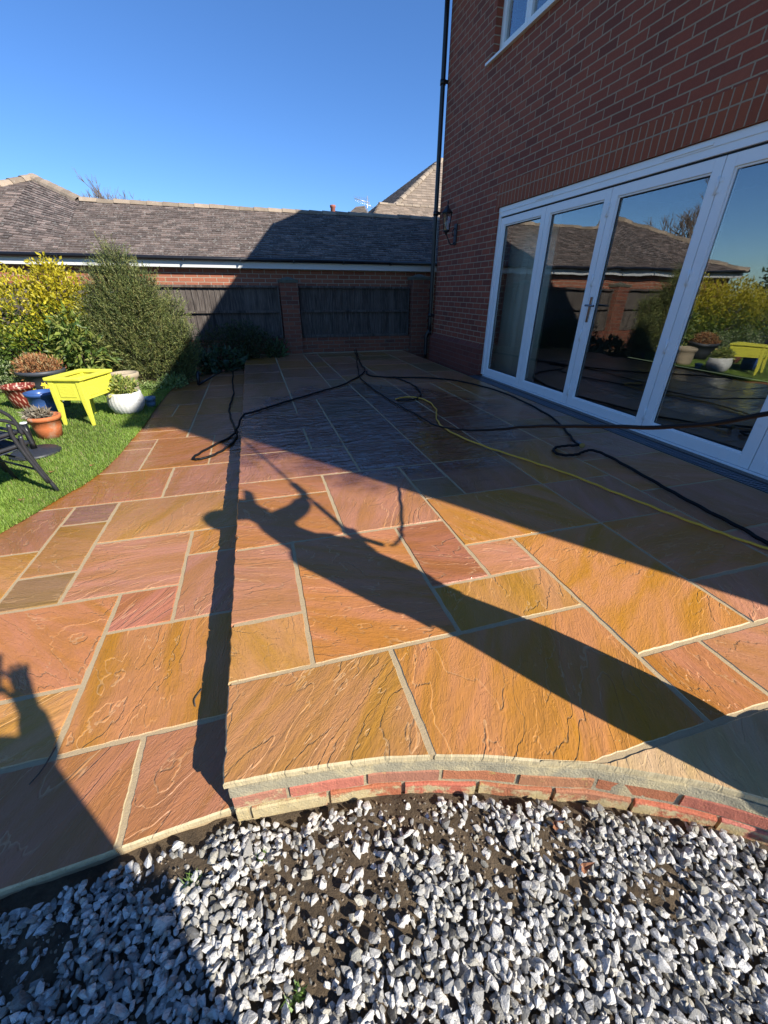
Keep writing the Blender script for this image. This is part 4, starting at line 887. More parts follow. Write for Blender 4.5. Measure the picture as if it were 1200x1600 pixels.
# hedge and shrubs further left (seen in the door glass)
hd = shrub('garden_hedge', (-7.6, 4.5, -.13), 'long dark green garden hedge on the far left side of the lawn', 'hedge')
HD = [(-7.6, -1.0 + 1.3 * k, .9 + .12 * math.sin(k * 2), .8, .95, 1.25 + .2 * math.sin(k * 1.7)) for k in range(8)]
leafcloud('foliage', HD, 22000, .10, .05, [(.04, .075, .02), (.07, .11, .03), (.03, .05, .018)], LEAF, hd, 19, .6); stems('stems', (-7.6, 4.5, -.14), HD, 24, hd, .03)
for k, (x, y, h, lb) in enumerate(((-6.1, 6.6, .75, 'rounded yellow-leaved shrub standing further left than the golden bush'), (-6.3, 3.9, .62, 'low yellow-green shrub growing in front of the long hedge'))):
    q = shrub('yellow_shrub', (x, y, -.13), lb); leafcloud('foliage', [(x, y, h * .5, .55, .5, h * .75), (x + .4, y - .2, h * .3, .4, .4, h * .5)], 4500, .06, .03, [(.55, .50, .05), (.35, .38, .05), (.15, .22, .04)], LEAF, q, 20 + k, .55); stems('stems', (x, y, -.14), [(x, y, h * .5, .5, .5, h * .6)], 8, q)

def bare_tree(x, y, h, r0, seed, label, spread=.5, depth=6):
    t = empty('bare_tree', (x, y, -.3), label, 'tree', 'bare winter trees beyond the roofs'); rng = random.Random(seed); tr, br = MB(), MB()
    def grow(p, d, L, r, lv):
        q = p + d * L; mid = p.lerp(q, .5) + Vector((rng.uniform(-1, 1), rng.uniform(-1, 1), 0)) * L * .06
        (tr if lv == 0 else br).tube([p, mid, q], r, 6 if lv < 2 else 4 if lv < 4 else 3, rs=[r, r * .85, r * .68], caps=False)
        if lv >= depth: return
        for _ in range(3 if lv < depth - 1 else 4):
            nd = (d + Vector((rng.uniform(-1, 1), rng.uniform(-1, 1), rng.uniform(-.15, .7))) * spread).normalized(); grow(q if rng.random() < .6 else mid, nd, L * rng.uniform(.62, .82), r * .6, lv + 1)
    grow(Vector((x, y, -.3)), Vector((0, 0, 1)), h * .27, r0, 0); tr.build('trunk', BARK, t); br.build('branches', plain('twig_bark', (.20, .15, .115), .9), t)
bare_tree(-5.2, 25, 9.3, .16, 5, 'small bare tree top showing over the garage roof, right of its hipped peak', .62)
bare_tree(-15.5, 19, 7.4, .22, 8, 'large bare round-crowned tree beyond the far left end of the garage', .6, 6)
bare_tree(-20.5, 16, 7.0, .2, 9, 'bare tree standing beyond the long hedge, leftmost of all', .6, 5)

# ================================================================ POTS AND GARDEN THINGS
def potmat(name, col, rough=.6, var=.2, sc=14, dirt=None, spec=None): return plain(name, col, rough, var, sc, .003, dirt=dirt)
TERRA = potmat('terracotta', (.56, .155, .05), .75, .15, 9, (5, .56, (.55, .36, .24))); POTSOIL = SOIL
def pot(name, c, r0, r1, h, mat, label, cat='plant pot', rim=.02, fn=None, n=36, group=None, rimh=.04, prof=None, soil=.04, M=None):
    e = empty(name, c, label, cat, group); mb = MB()
    pr = prof or [(0, 0), (r0, 0), (r0 + (r1 - r0) * .5, h * .5), (r1 - rim * .6, h - rimh), (r1, h - rimh), (r1 + rim * .25, h), (r1 - rim, h), (r1 - rim * 1.3, h - soil - .02)]
    mb.lathe(pr, c, n, fn, M); mb.build('pot_body', mat, e)
    s = MB(); ri = pr[-1][0]; V = [(c[0], c[1], c[2] + h - soil + .008)]
    s.lathe([(0, h - soil + .012), (ri * .5, h - soil + .006), (ri + .004, h - soil)], c, 20, None, M); s.build('soil_fill', POTSOIL, e); return e
# terracotta pot with dead growth
pot('terracotta_pot', (-2.06, 4.62, -.135), .095, .135, .215, TERRA, 'orange terracotta pot of withered growth on the lawn in front of the yellow planter')
t = shrub('withered_plant', (-2.06, 4.62, .05), 'withered grey-brown stems slumped in the orange terracotta pot', 'plant')
leafcloud('foliage', [(-2.10, 4.62, .075, .09, .085, .055)], 420, .07, .018, [(.30, .25, .18), (.42, .37, .28), (.20, .16, .11)], DRY, t, 31, .2)
pot('blue_pot', (-2.36, 5.42, -.135), .11, .145, .29, plain('blue_glaze', (.045, .105, .30), .3, .25, 10), 'square-shouldered blue glazed pot behind the terracotta pot, left of the yellow planter', rim=.022)
# red pot with pale feather marks
def feather():
    g = NG('feather_glaze'); tc = g.n('ShaderNodeTexCoord').outputs['Object']; x, y, z = g.xyz(g.pos())
    a = g.M('ARCTAN2', g.M('SUBTRACT', y, 6.02), g.M('SUBTRACT', x, -2.82))
    u = g.M('MULTIPLY', a, 3.2); v = g.M('MULTIPLY', z, 13.0); v2 = g.M('ADD', v, g.M('MULTIPLY', g.M('MODULO', g.M('ABSOLUTE', g.M('FLOOR', u)), 2.0), .5))
    fu = g.M('SUBTRACT', g.M('FRACT', u), .5); fv = g.M('SUBTRACT', g.M('FRACT', v2), .5)
    w1 = g.M('ADD', fu, g.M('MULTIPLY', fv, .55)); d = g.M('ADD', g.M('MULTIPLY', g.M('MULTIPLY', w1, w1), 26.0), g.M('MULTIPLY', g.M('MULTIPLY', fv, fv), 5.6))
    return g.fin(g.mix(g.ss(d, 1.0, .75), (.20, .03, .02), (.62, .36, .25)), .4)
pot('feather_pot', (-2.82, 6.02, -.135), .11, .165, .27, feather(), 'dark red pot with pale feather marks, leftmost pot at the lawn edge', rim=.02)
# grey tub
pot('grey_tub', (-2.82, 6.72, -.13), .15, .27, .33, plain('dark_grey_plastic', (.055, .06, .07), .5, .2, 10), 'wide dark grey tub behind the pots at the back of the lawn', rim=.025, rimh=.05)
t = shrub('russet_plant', (-2.82, 6.72, .2), 'russet orange-brown dried mound of stems filling the dark grey tub', 'plant')
leafcloud('foliage', [(-2.84, 6.72, .21, .25, .23, .17)], 2600, .055, .014, [(.42, .17, .06), (.5, .24, .09), (.30, .12, .05), (.45, .33, .16)], DRY, t, 33, .35, up_=.5)
# ribbed white pot
RIB = potmat('ribbed_white_glaze', (.66, .65, .61), .45, .12, 18, (9, .6, (.40, .38, .33)))
pot('ribbed_pot', (-1.555, 5.45, -.14), .12, .19, .245, RIB, 'round white pot with slanted ribs right of the yellow planter', n=96, fn=lambda a, z: 1 + .045 * abs(math.sin(a * 13 + z * 9)) - .02,
    prof=[(0, 0), (.11, 0), (.15, .03), (.178, .08), (.188, .13), (.183, .18), (.172, .215), (.172, .235), (.165, .245), (.150, .245), (.145, .19)])
t = shrub('potted_green_plant', (-1.555, 5.45, .1), 'bushy light green leafy plant growing in the ribbed white pot', 'plant')
leafcloud('foliage', [(-1.57, 5.45, .15, .165, .16, .10), (-1.62, 5.47, .2, .1, .1, .07)], 950, .055, .026, [(.42, .46, .10), (.28, .36, .08), (.55, .52, .16), (.16, .25, .06)], LEAF, t, 34, .3)
STONE = potmat('sandstone_urn', (.42, .34, .23), .9, .2, 20, (8, .55, (.25, .22, .15)))
pot('stone_urn', (-1.72, 6.25, -.14), .13, .17, .33, STONE, 'weathered beige stone urn standing behind the ribbed white pot', 'urn', prof=[(0, 0), (.12, 0), (.13, .05), (.14, .2), (.145, .25), (.165, .27), (.175, .29), (.175, .325), (.165, .33), (.14, .33), (.135, .26)])
pot('small_green_pot', (-2.42, 5.98, -.14), .09, .12, .24, plain('sage_glaze', (.25, .29, .22), .5, .2), 'small sage green pot tucked behind the yellow planter and the blue pot')
pot('small_blue_pot', (-1.36, 5.68, -.14), .05, .065, .12, plain('pale_blue_glaze', (.12, .22, .33), .4, .2), 'tiny pale blue pot half hidden right of the ribbed white pot')
PETAL = plain('petal_yellow', (.80, .62, .03), .5); TRUMP = plain('trumpet_yellow', (.85, .48, .02), .5)
def daffodil(x, y, z0, seed, label):
    d = empty('daffodil_clump', (x, y, z0), label, 'flower'); rng = random.Random(seed); st = MB()
    for k in range(8):
        a = rng.uniform(0, 6.28); h = rng.uniform(.14, .26); tip = Vector((x + .07 * math.cos(a), y + .07 * math.sin(a), z0 + h)); st.tube(spline([(x + .02 * math.cos(a), y + .02 * math.sin(a), z0), Vector((x + .04 * math.cos(a), y + .04 * math.sin(a), z0 + h * .6)), tip], 3), .003, 5)
        if k < 4:
            fl = MB(); cu = MB()
            dr = Vector((rng.uniform(-.4, .9), -.8, .1)).normalized(); s = dr.cross(Vector((0, 0, 1))).normalized(); u = s.cross(dr)
            for j in range(6):
                an = j * math.pi / 3; e = s * math.cos(an) + u * math.sin(an); e2 = s * math.cos(an + 1.2) + u * math.sin(an + 1.2); f = e + e2 * .0
                sd_ = (s * math.cos(an + 1.57) + u * math.sin(an + 1.57)) * .011; o = len(fl.v); fl.add([tip, tip + e * .018 + sd_, tip + e * .036, tip + e * .018 - sd_], [(0, 1, 2, 3)])
            cu.tube([tip, tip + dr * .022], .01, 8, rs=[.008, .013])
            fo = fl.build('flower', PETAL, d); cu.build('trumpet', TRUMP, fo)
    for k in range(10):
        a = rng.uniform(0, 6.28); h = rng.uniform(.12, .24); b = Vector((x + .03 * math.cos(a), y + .03 * math.sin(a), z0)); t2 = b + Vector((.06 * math.cos(a), .06 * math.sin(a), h)); sd_ = Vector((-math.sin(a), math.cos(a), 0)) * .006; st.add([b - sd_, b + sd_, t2], [(0, 1, 2)])
    st.build('stems', plain('flower_green', (.10, .22, .05), .5), d)
daffodil(-2.5, 5.82, -.12, 3, 'yellow daffodils rising between the feather pot and the yellow planter'); daffodil(-3.18, 6.0, -.14, 4, 'yellow daffodils at the left edge beside the feather-patterned pot')

# yellow planter table
def planter():
    ang = R(-17); c = Vector((-1.86, 5.23, -.14)); e = empty('yellow_planter', c, 'bright yellow wooden planter box on four tapered legs, standing on the lawn', 'planter')
    M = Matrix.Translation(c) @ Matrix.Rotation(ang, 4, 'Z'); hx, hy, H_ = .165, .255, .50
    def yellow():
        g = NG('yellow_paint'); p = g.pos(); c1 = g.mix(g.noise(g.vm('MULTIPLY', p, (6, 6, 40)), 3, 4), (.72, .68, .05), (.86, .82, .10)); c1 = g.mix(g.M('MULTIPLY', g.ss(g.noise(p, 60, 4), .66, .72), .5), c1, (.35, .30, .06))
        return g.fin(c1, .5, g.bump(g.noise(g.vm('MULTIPLY', p, (10, 10, 90)), 3, 3), .003))
    Y = yellow()
    for i, (sx, sy) in enumerate(((-1, -1), (1, -1), (1, 1), (-1, 1))):
        mb = MB(); a = Vector((sx * (hx - .022), sy * (hy - .022), H_ - .035)); m_ = Vector((sx * (hx - .022), sy * (hy - .022), .27)); b = Vector((sx * (hx - .012), sy * (hy - .012), 0))
        vs = []
        for q, h in ((b, .013), (m_, .026), (a, .026)): vs += [M @ (q + Vector((dx * h, dy * h, 0))) for dx, dy in ((-1, -1), (1, -1), (1, 1), (-1, 1))]
        mb.add(vs, [(3, 2, 1, 0), (8, 9, 10, 11)] + [(l * 4 + k, l * 4 + (k + 1) % 4, l * 4 + 4 + (k + 1) % 4, l * 4 + 4 + k) for l in (0, 1) for k in range(4)]); mb.build('leg', Y, e, .003)
    for (x0, x1, y0, y1) in ((-hx + .05, hx - .05, -hy + .004, -hy + .018), (-hx + .05, hx - .05, hy - .018, hy - .004), (-hx + .004, -hx + .018, -hy + .05, hy - .05), (hx - .018, hx - .004, -hy + .05, hy - .05)):
        mb = MB(); mb.box(x0, x1, y0, y1, .27, H_ - .035, M); P_ = mb.build('side_panel', Y, e)
        mb = MB()
        ox = .004 if x1 - x0 > y1 - y0 else 0; sgx = (-1 if x0 < 0 else 1); sgy = (-1 if y0 < 0 else 1)
        if x1 - x0 > y1 - y0: mb.box(x0 + .03, x1 - .03, y0 - .005 if sgy < 0 else y1, y0 if sgy < 0 else y1 + .005, .30, H_ - .065, M)
        else: mb.box(x0 - .005 if sgx < 0 else x1, x0 if sgx < 0 else x1 + .005, y0 + .03, y1 - .03, .30, H_ - .065, M)
        mb.build('raised_field', Y, P_, .002)
    r = .038; mb = MB()
    mb.box(-hx - r * .6, hx + r * .6, -hy - r * .6, -hy + .035, H_ - .034, H_, M); mb.box(-hx - r * .6, hx + r * .6, hy - .035, hy + r * .6, H_ - .034, H_, M); mb.box(-hx - r * .6, -hx + .035, -hy + .035, hy - .035, H_ - .034, H_, M); mb.box(hx - .035, hx + r * .6, -hy + .035, hy - .035, H_ - .034, H_, M)
    mb.build('rim', Y, e, .008)
    mb = MB(); mb.box(-hx + .02, hx - .02, -hy + .02, hy - .02, .28, .40, M); mb.build('soil_fill', SOIL, e)
    mb = MB(); mb.box(-hx + .02, hx - .02, -hy + .02, hy - .02, .268, .279, M); mb.build('base_board', Y, e)
planter()

# garden chair at the left edge
def chair(dz, db, label):
    A = Vector((-1.535, 3.17, -.14 + dz)) + Vector((-.64, -.77, 0)) * db; e2 = Vector((-.77, .64, 0)); e1 = Vector((-.64, -.77, 0)); c = empty('garden_chair', A, label, 'chair', 'stacked garden chairs')
    MT = plain('gunmetal_paint', (.045, .048, .055), .35, .25, 30, metal=.3); SLG = plain('sling_fabric', (.03, .04, .06), .7, .3, 60)
    def P(a, b, z): return A + e2 * a + e1 * b + Vector((0, 0, z))
    W_, D_ = .50, .48; sh = .38
    for a in (0, W_):
        for off in (0, .022):
            pass
        s = 1 if a == 0 else -1
        mb = MB(); mb.tube(spline([P(a, -.03, 0), P(a + .01 * s, .02, .2), P(a + .012 * s, .05, sh - .02), P(a, .05, sh + .06)], 4), .0135, 8); mb.build('leg', MT, c)
        mb = MB(); mb.tube(spline([P(a, D_ + .05, 0), P(a, D_, .2), P(a, D_ - .05, sh)], 4), .0135, 8); mb.build('leg', MT, c)
        mb = MB(); mb.tube(spline([P(a - .004 * s, .0, sh - .02), P(a, .02, sh + .10), P(a, .10, sh + .175), P(a, .22, sh + .19), P(a, .38, sh + .17), P(a, D_ + .03, sh + .16)], 6), .011, 8); mb.build('armrest', MT, c)
        mb = MB(); mb.tube(spline([P(a + .03 * s, .0, sh), P(a + .03 * s, .22, sh - .012), P(a + .03 * s, D_, sh - .02), P(a + .03 * s, D_ + .1, sh + .25), P(a + .03 * s, D_ + .2, sh + .5)], 6), .0135, 8); mb.build('side_rail', MT, c)
    mb = MB(); mb.tube([P(.02, .03, .19), P(W_ - .02, .03, .19)], .008, 8); mb.build('stretcher', MT, c); mb = MB(); mb.tube([P(.0, .0, sh - .005), P(W_, .0, sh - .005)], .011, 8); mb.build('front_rail', MT, c)
    V = []; F = []
    for i in range(9):
        for j in range(7): a = .035 + (W_ - .07) * j / 6; b = .01 + (D_ - .02) * i / 8; V.append(P(a, b, sh - .015 - .02 * math.sin(math.pi * i / 8) - .006 * math.sin(math.pi * j / 6)))
    F = [(i * 7 + j, i * 7 + j + 1, i * 7 + j + 8, i * 7 + j + 7) for i in range(8) for j in range(6)]
    s = MB().add(V, F, True).build('seat', SLG, c); m = s.modifiers.new('t', 'SOLIDIFY'); m.thickness = .006
    V = [P(.035, D_, sh - .02), P(W_ - .035, D_, sh - .02), P(W_ - .035, D_ + .2, sh + .5), P(.035, D_ + .2, sh + .5)]; s = MB().add(V, [(0, 1, 2, 3)]).build('backrest', SLG, c); m = s.modifiers.new('t', 'SOLIDIFY'); m.thickness = .006
chair(0, 0, 'lower of two stacked dark metal garden chairs, its legs on the lawn')
chair(.085, .035, 'upper of two stacked dark metal garden chairs at the left picture edge')
pb = empty('parasol_base', (-2.0, 4.12, -.135), 'black round parasol base with an upright white-topped tube on the lawn', 'parasol base')
mb = MB(); mb.lathe([(0, 0), (.185, 0), (.19, .012), (.17, .03), (.05, .045), (.03, .05), (0, .05)], (-2.0, 4.12, -.135), 32); mb.build('foot_disc', plain('cast_base', (.03, .032, .04), .5, .3), pb)
mb = MB(); mb.tube([(-2.0, 4.12, -.09), (-2.0, 4.12, .135)], .024, 16); mb.build('tube', plain('black_tube', (.012, .013, .014), .3), pb); mb = MB(); mb.tube([(-2.0, 4.12, .136), (-2.0, 4.12, .146)], .026, 16); mb.build('cap', WHITE, pb)

# ================================================================ HOSES
HOSE = plain('black_rubber_hose', (.010, .010, .011), .5, .2, 60); HOSE.node_tree.nodes['Principled BSDF'].inputs['Specular IOR Level'].default_value = 0.15; HOSEY = plain('yellow_hose_pvc', (.80, .42, .035), .45, .1, 40)
def wobble(pts, s): return [Vector(p) + Vector((.004 * math.sin(i * .9 + s), .004 * math.cos(i * 1.3 + s), 0)) for i, p in enumerate(pts)]
def hose(name, pts, r, mat, label): return tag(MB().tube(wobble(spline(pts, 9), 1), r, 10).build(name, mat), label, 'hose')
A_ = [(2.02, 9.0, .06), (2.02, 8.9, .015), (1.93, 8.45, .015), (1.83, 7.9, .015), (1.72, 7.25, .015), (1.66, 6.75, .015), (1.55, 6.42, .015), (1.38, 6.1, .016), (1.05, 5.6, .015), (.78, 5.35, .015), (.52, 5.1, .015), (.28, 4.88, .015), (0.0, 4.6, .015), (-.13, 4.46, .016), (-.225, 4.38, .012), (-.30, 4.28, -.09), (-.36, 4.18, -.136), (-.52, 3.92, -.137), (-.63, 3.72, -.137), (-.655, 3.62, -.137), (-.60, 3.60, -.137), (-.50, 3.66, -.137), (-.40, 3.82, -.137), (-.32, 4.08, -.137), (-.315, 4.35, -.137), (-.37, 4.72, -.137), (-.42, 5.2, -.137), (-.42, 5.6, -.137), (-.40, 6.2, -.137), (-.44, 7.0, -.137), (-.46, 8.0, -.137)]
hose('hose', A_, .0105, HOSE, 'thick black rubber hose curving from the fence wall down over the patio step')
B_ = [(1.64, 6.57, .013), (1.6, 6.2, .015), (1.85, 5.98, .015), (2.32, 5.83, .015), (2.68, 5.54, .015), (2.86, 5.1, .015), (2.95, 4.59, .015), (2.91, 3.95, .015), (2.81, 3.41, .015), (2.64, 2.98, .015), (2.52, 2.74, .02), (2.46, 2.62, .035), (2.37, 2.665, .02), (2.27, 2.66, .015), (2.20, 2.58, .015), (2.22, 2.50, .015), (2.32, 2.475, .016), (2.43, 2.51, .018), (2.50, 2.50, .026), (2.54, 2.40, .02), (2.53, 2.19, .015), (2.49, 1.9, .015), (2.46, 1.67, .015), (2.44, 1.45, .015), (2.43, 1.26, .015), (2.40, 1.11, .015), (2.36, .80, .015), (2.3, .3, .015)]
hose('hose', B_, .0105, HOSE, 'black rubber hose with a small coil running along the bifold doors')
C_ = [(1.98, 8.98, .05), (1.97, 8.85, .014), (1.86, 8.2, .014), (1.70, 7.5, .014), (1.55, 6.75, .018), (1.42, 6.06, .014), (1.41, 5.08, .014), (1.46, 4.35, .014), (1.52, 3.9, .014), (1.50, 3.4, .055), (1.43, 2.75, .21), (1.36, 2.2, .38), (1.285, 1.71, .55), (1.30, 1.33, .66), (1.32, .94, .775), (1.42, .60, .95), (1.50, .34, 1.12)]
hose('hose', C_, .0075, HOSE, 'thin black hose lifting off the patio towards the right edge of the view')
S_h = [(1.92, 6.0, .013), (1.98, 5.67, .013), (2.0, 5.38, .013), (1.96, 5.01, .013), (1.88, 4.76, .013), (1.78, 4.62, .013), (1.66, 4.56, .013), (1.52, 4.60, .013)]
hose('hose', S_h, .009, HOSE, 'short black hose end joining the yellow hose')
Y_ = [(1.51, 4.64, .013), (1.66, 4.71, .013), (1.80, 4.64, .013), (1.85, 4.4, .013), (1.79, 4.05, .013), (1.67, 3.76, .013), (1.61, 3.49, .013), (1.63, 3.18, .013), (1.72, 2.86, .013), (1.83, 2.6, .013), (1.94, 2.35, .013), (2.03, 2.12, .013), (2.09, 1.88, .013), (2.15, 1.68, .013), (2.2, 1.49, .013), (2.25, 1.34, .013), (2.30, 1.2, .013), (2.36, 1.08, .013), (2.45, .9, .013), (2.6, .6, .013)]
hose('hose', Y_, .0072, HOSEY, 'thin yellow hose running diagonally across the shaded patio')
cn = empty('hose_connector', (2.49, 2.68, .03), 'grey metal hose coupling beside the small coil of black hose', 'hose fitting')
mb = MB(); mb.tube([(2.475, 2.60, .036), (2.515, 2.70, .026)], .017, 12); mb.build('collar', plain('zinc', (.25, .26, .27), .4, .2, metal=.8), cn); mb = MB(); mb.tube([(2.47, 2.585, .037), (2.476, 2.600, .036)], .022, 12); mb.build('nut', plain('brass', (.35, .25, .10), .35, .2, metal=.9), cn)
# spray gun on lower patio
sg = empty('spray_gun', (-.93, 6.95, -.15), 'black trigger spray gun lying on the wet lower patio by the shaded plants', 'spray gun')
mb = MB(); mb.tube([(-.93, 6.92, -.135), (-.92, 6.98, .0), (-.915, 7.0, .05)], .02, 10, rs=[.022, .026, .02]); mb.build('grip', BLACK, sg)
mb = MB(); mb.tube([(-.93, 6.92, -.125), (-.86, 7.06, -.11), (-.72, 7.35, -.08), (-.60, 7.62, -.06)], .014, 10, rs=[.02, .02, .011, .009]); mb.build('barrel', BLACK, sg)
mb = MB(); mb.tube([(-.60, 7.62, -.06), (-.585, 7.65, -.057)], .016, 10); mb.build('nozzle', plain('nozzle_red', (.35, .10, .05), .5), sg)
mb = MB(); mb.tube([(-.875, 6.99, -.02), (-.885, 6.98, .04)], .01, 8); mb.build('trigger', BLACK, sg)
# fallen leaves, weeds, twigs
def leaf_litter():
    rng = random.Random(5); LB = plain('fallen_leaf_brown', (.26, .11, .05), .8, .3, 60)
    for (x, y, z, lb) in ((-1.68, 3.55, -.118, 'curled brown leaf on the lawn behind the chair leg'), (-1.42, 3.62, -.118, 'curled brown leaf on the lawn close to the patio edge'), (-1.68, 3.05, -.118, 'curled brown leaf on the lawn in front of the chair'), (.62, .40, -.145, 'reddish brown leaf at the foot of the brick edging'), (.63, .30, -.145, 'dark red leaf lying among the gravel stones')):
        V = []; s = .026
        for k in range(9): a = k / 9 * 6.283; r = s * (1 + .22 * math.sin(a * 2 + x * 40) + .18 * math.sin(a * 3 + y * 70)); s = .014; V.append((x + r * math.cos(a), y + .7 * r * math.sin(a), z + .005 * math.cos(a * 2) + .008))
        o = MB().add(V + [(x, y, z)], [(k, (k + 1) % 9, 9) for k in range(9)]).build('fallen_leaf', LB); tag(o, lb, 'leaf')
leaf_litter()
def weed(x, y, lb, n=26, s=.03):
    z = soilz(x, y) + .012; rs = np.random.RandomState(int(abs(x * 100)) + 3); a = rs.uniform(0, 6.28, n); L = rs.uniform(.5, 1.2, n) * s; D = np.stack([np.cos(a) * .7, np.sin(a) * .7, rs.uniform(.5, 1, n)], 1); b = np.stack([x + rs.normal(0, .3 * s, n), y + rs.normal(0, .3 * s, n), np.full(n, z)], 1); sd_ = np.stack([-np.sin(a), np.cos(a), 0 * a], 1) * .0028
    V = np.stack([b - sd_, b + sd_, b + D * L[:, None]], 1).reshape(-1, 3); c = np.repeat(np.array([[.20, .33, .07]]) * rs.uniform(.6, 1.2, (n, 1)), 3, 0)
    tag(npmesh('weed', V, np.arange(3 * n).reshape(-1, 3), LEAF, c), lb, 'weed')
weed(-.34, .565, 'green weed tuft beside the corner of the lower patio', 40); weed(-.10, .30, 'small green weed in the bare soil patch', 30); weed(-.165, .57, 'tiny green weed below the left end of the brick edging', 20, .02); weed(.30, .05, 'tiny green weed among the gravel near the bottom edge', 16, .02); weed(.72, -.1, 'tiny green weed in the gravel at lower right', 16, .02)
tw = MB(); tw.tube(spline([(-.375, 1.07, -.145), (-.38, 1.10, -.143), (-.36, 1.14, -.144)], 4), .0025, 5); tag(tw.build('twig', BARK), 'short dark twig on the gold slab beside the step', 'twig')
tw = MB(); tw.tube(spline([(-.82, .93, -.144), (-.80, .97, -.142), (-.79, 1.04, -.145)], 4), .0022, 5); tag(tw.build('twig', BARK), 'thin dark twig in the shadow at the left of the lower patio', 'twig')

# ================================================================ PEOPLE (both stand outside the view; their shadows fall on the patio)
SKIN = plain('skin', (.50, .30, .22), .55, .08)
def skinmesh(name, nodes, edges, mat, parent=None, sub=2):
    names = list(nodes); me = bpy.data.meshes.new(name); me.from_pydata([nodes[k][0] for k in names], [(names.index(a), names.index(b)) for a, b in edges], []); me.update()
    o = bpy.data.objects.new(name, me); C.objects.link(o); me.materials.append(mat); m = o.modifiers.new('skin', 'SKIN')
    for i, k in enumerate(names):
        r = nodes[k][1]; r = (r, r) if not isinstance(r, tuple) else r; me.skin_vertices[0].data[i].radius = r
    me.skin_vertices[0].data[0].use_root = True
    m.use_smooth_shade = True; s = o.modifiers.new('sub', 'SUBSURF'); s.levels = sub; s.render_levels = sub
    if parent: setparent(o, parent)
    return o
def person(J, label, jcol, tcol, hat=None, grip=None):
    """J: joint dict of world points"""
    V = {k: Vector(v) for k, v in J.items() if k != 'tilt'}; face = V['face']
    n = {'pelvis': (V['pelvis'], .10), 'waist': (V['waist'], .09), 'chest': (V['chest'], .10), 'neck': (V['neck'], .055), 'jaw': (V['head'] - Vector((0, 0, .07)) + face * .02, (.06, .07)), 'head': (V['head'], (.082, .095)), 'crown': (V['head'] + Vector((0, 0, .075)), (.07, .08))}
    e = [('pelvis', 'waist'), ('waist', 'chest'), ('chest', 'neck'), ('neck', 'jaw'), ('jaw', 'head'), ('head', 'crown')]
    n['nose'] = (V['head'] + face * .108 - Vector((0, 0, .02)), .011); e.append(('head', 'nose'))
    for s in 'lr':
        n['sh' + s] = (V['sh' + s], .048); n['el' + s] = (V['el' + s], .042); n['wr' + s] = (V['wr' + s], .027); n['hip' + s] = (V['hip' + s], .09); n['kn' + s] = (V['kn' + s], .058); n['an' + s] = (V['an' + s], .042)
        n['toe' + s] = (V['an' + s] + face * .17 - Vector((0, 0, .055)), .035); n['heel' + s] = (V['an' + s] - face * .05 - Vector((0, 0, .05)), .035)
        e += [('chest', 'sh' + s), ('sh' + s, 'el' + s), ('el' + s, 'wr' + s), ('pelvis', 'hip' + s), ('hip' + s, 'kn' + s), ('kn' + s, 'an' + s), ('an' + s, 'toe' + s), ('an' + s, 'heel' + s)]
        d = (V['wr' + s] - V['el' + s]).normalized(); palm = V['wr' + s] + d * .07; n['palm' + s] = (palm, (.036, .018)); e.append(('wr' + s, 'palm' + s))
        side = d.cross(Vector((0, 0, 1))); side = side.normalized() if side.length > .1 else Vector((1, 0, 0)); cu = d.cross(side).normalized() * (1 if s == 'r' else 1)
        for k, (off, L) in enumerate(((-.03, .062), (-.01, .074), (.011, .07), (.03, .055))):
            b = palm + side * off; m1 = b + d * L * .55 - cu * .008; m2 = b + d * L * .8 - cu * L * .45
            n['f%d1%s' % (k, s)] = (m1, .0085); n['f%d2%s' % (k, s)] = (m2, .0075); e += [('palm' + s, 'f%d1%s' % (k, s)), ('f%d1%s' % (k, s), 'f%d2%s' % (k, s))]
        th = V['wr' + s] + d * .035 + side * (-.04); n['t1' + s] = (th, .01); n['t2' + s] = (th + d * .035 - side * .012 - cu * .015, .009); e += [('wr' + s, 't1' + s), ('t1' + s, 't2' + s)]
    body = skinmesh('person', n, e, SKIN); tag(body, label, 'person')
    Jm = plain('jacket_cloth', jcol, .85, .15, 60); Tm = plain('trouser_cloth', tcol, .85, .15, 60)
    n2 = {'waist': (V['waist'], .172), 'hem': (V['pelvis'] - Vector((0, 0, .06)), .172), 'chest': (V['chest'], .168), 'collar': (V['neck'] - Vector((0, 0, .02)), .07)}; e2_ = [('waist', 'hem'), ('waist', 'chest'), ('chest', 'collar')]
    for s in 'lr':
        n2['sh' + s] = (V['sh' + s], .085); n2['el' + s] = (V['el' + s], .052); n2['cuff' + s] = (V['el' + s].lerp(V['wr' + s], .88), .042); e2_ += [('chest', 'sh' + s), ('sh' + s, 'el' + s), ('el' + s, 'cuff' + s)]
    skinmesh('jacket', n2, e2_, Jm, body)
    n3 = {'pelvis': (V['pelvis'], .135)}; e3 = []
    for s in 'lr':
        n3['hip' + s] = (V['hip' + s] - Vector((0, 0, .03)), .115); n3['kn' + s] = (V['kn' + s], .105); n3['an' + s] = (V['an' + s].lerp(V['kn' + s], .08), .085); e3 += [('pelvis', 'hip' + s), ('hip' + s, 'kn' + s), ('kn' + s, 'an' + s)]
    skinmesh('trousers', n3, e3, Tm, body)
    for s in 'lr':
        nb = {'a': (V['an' + s], .055), 'b': (V['an' + s] + face * .16 - Vector((0, 0, .055)), .045), 'c': (V['an' + s] - face * .05 - Vector((0, 0, .05)), .045)}; skinmesh('boot', nb, [('a', 'b'), ('a', 'c')], plain('boot_rubber', (.02, .02, .02), .6), body)
    hc = MB(); sd_ = face.cross(Vector((0, 0, 1))).normalized()
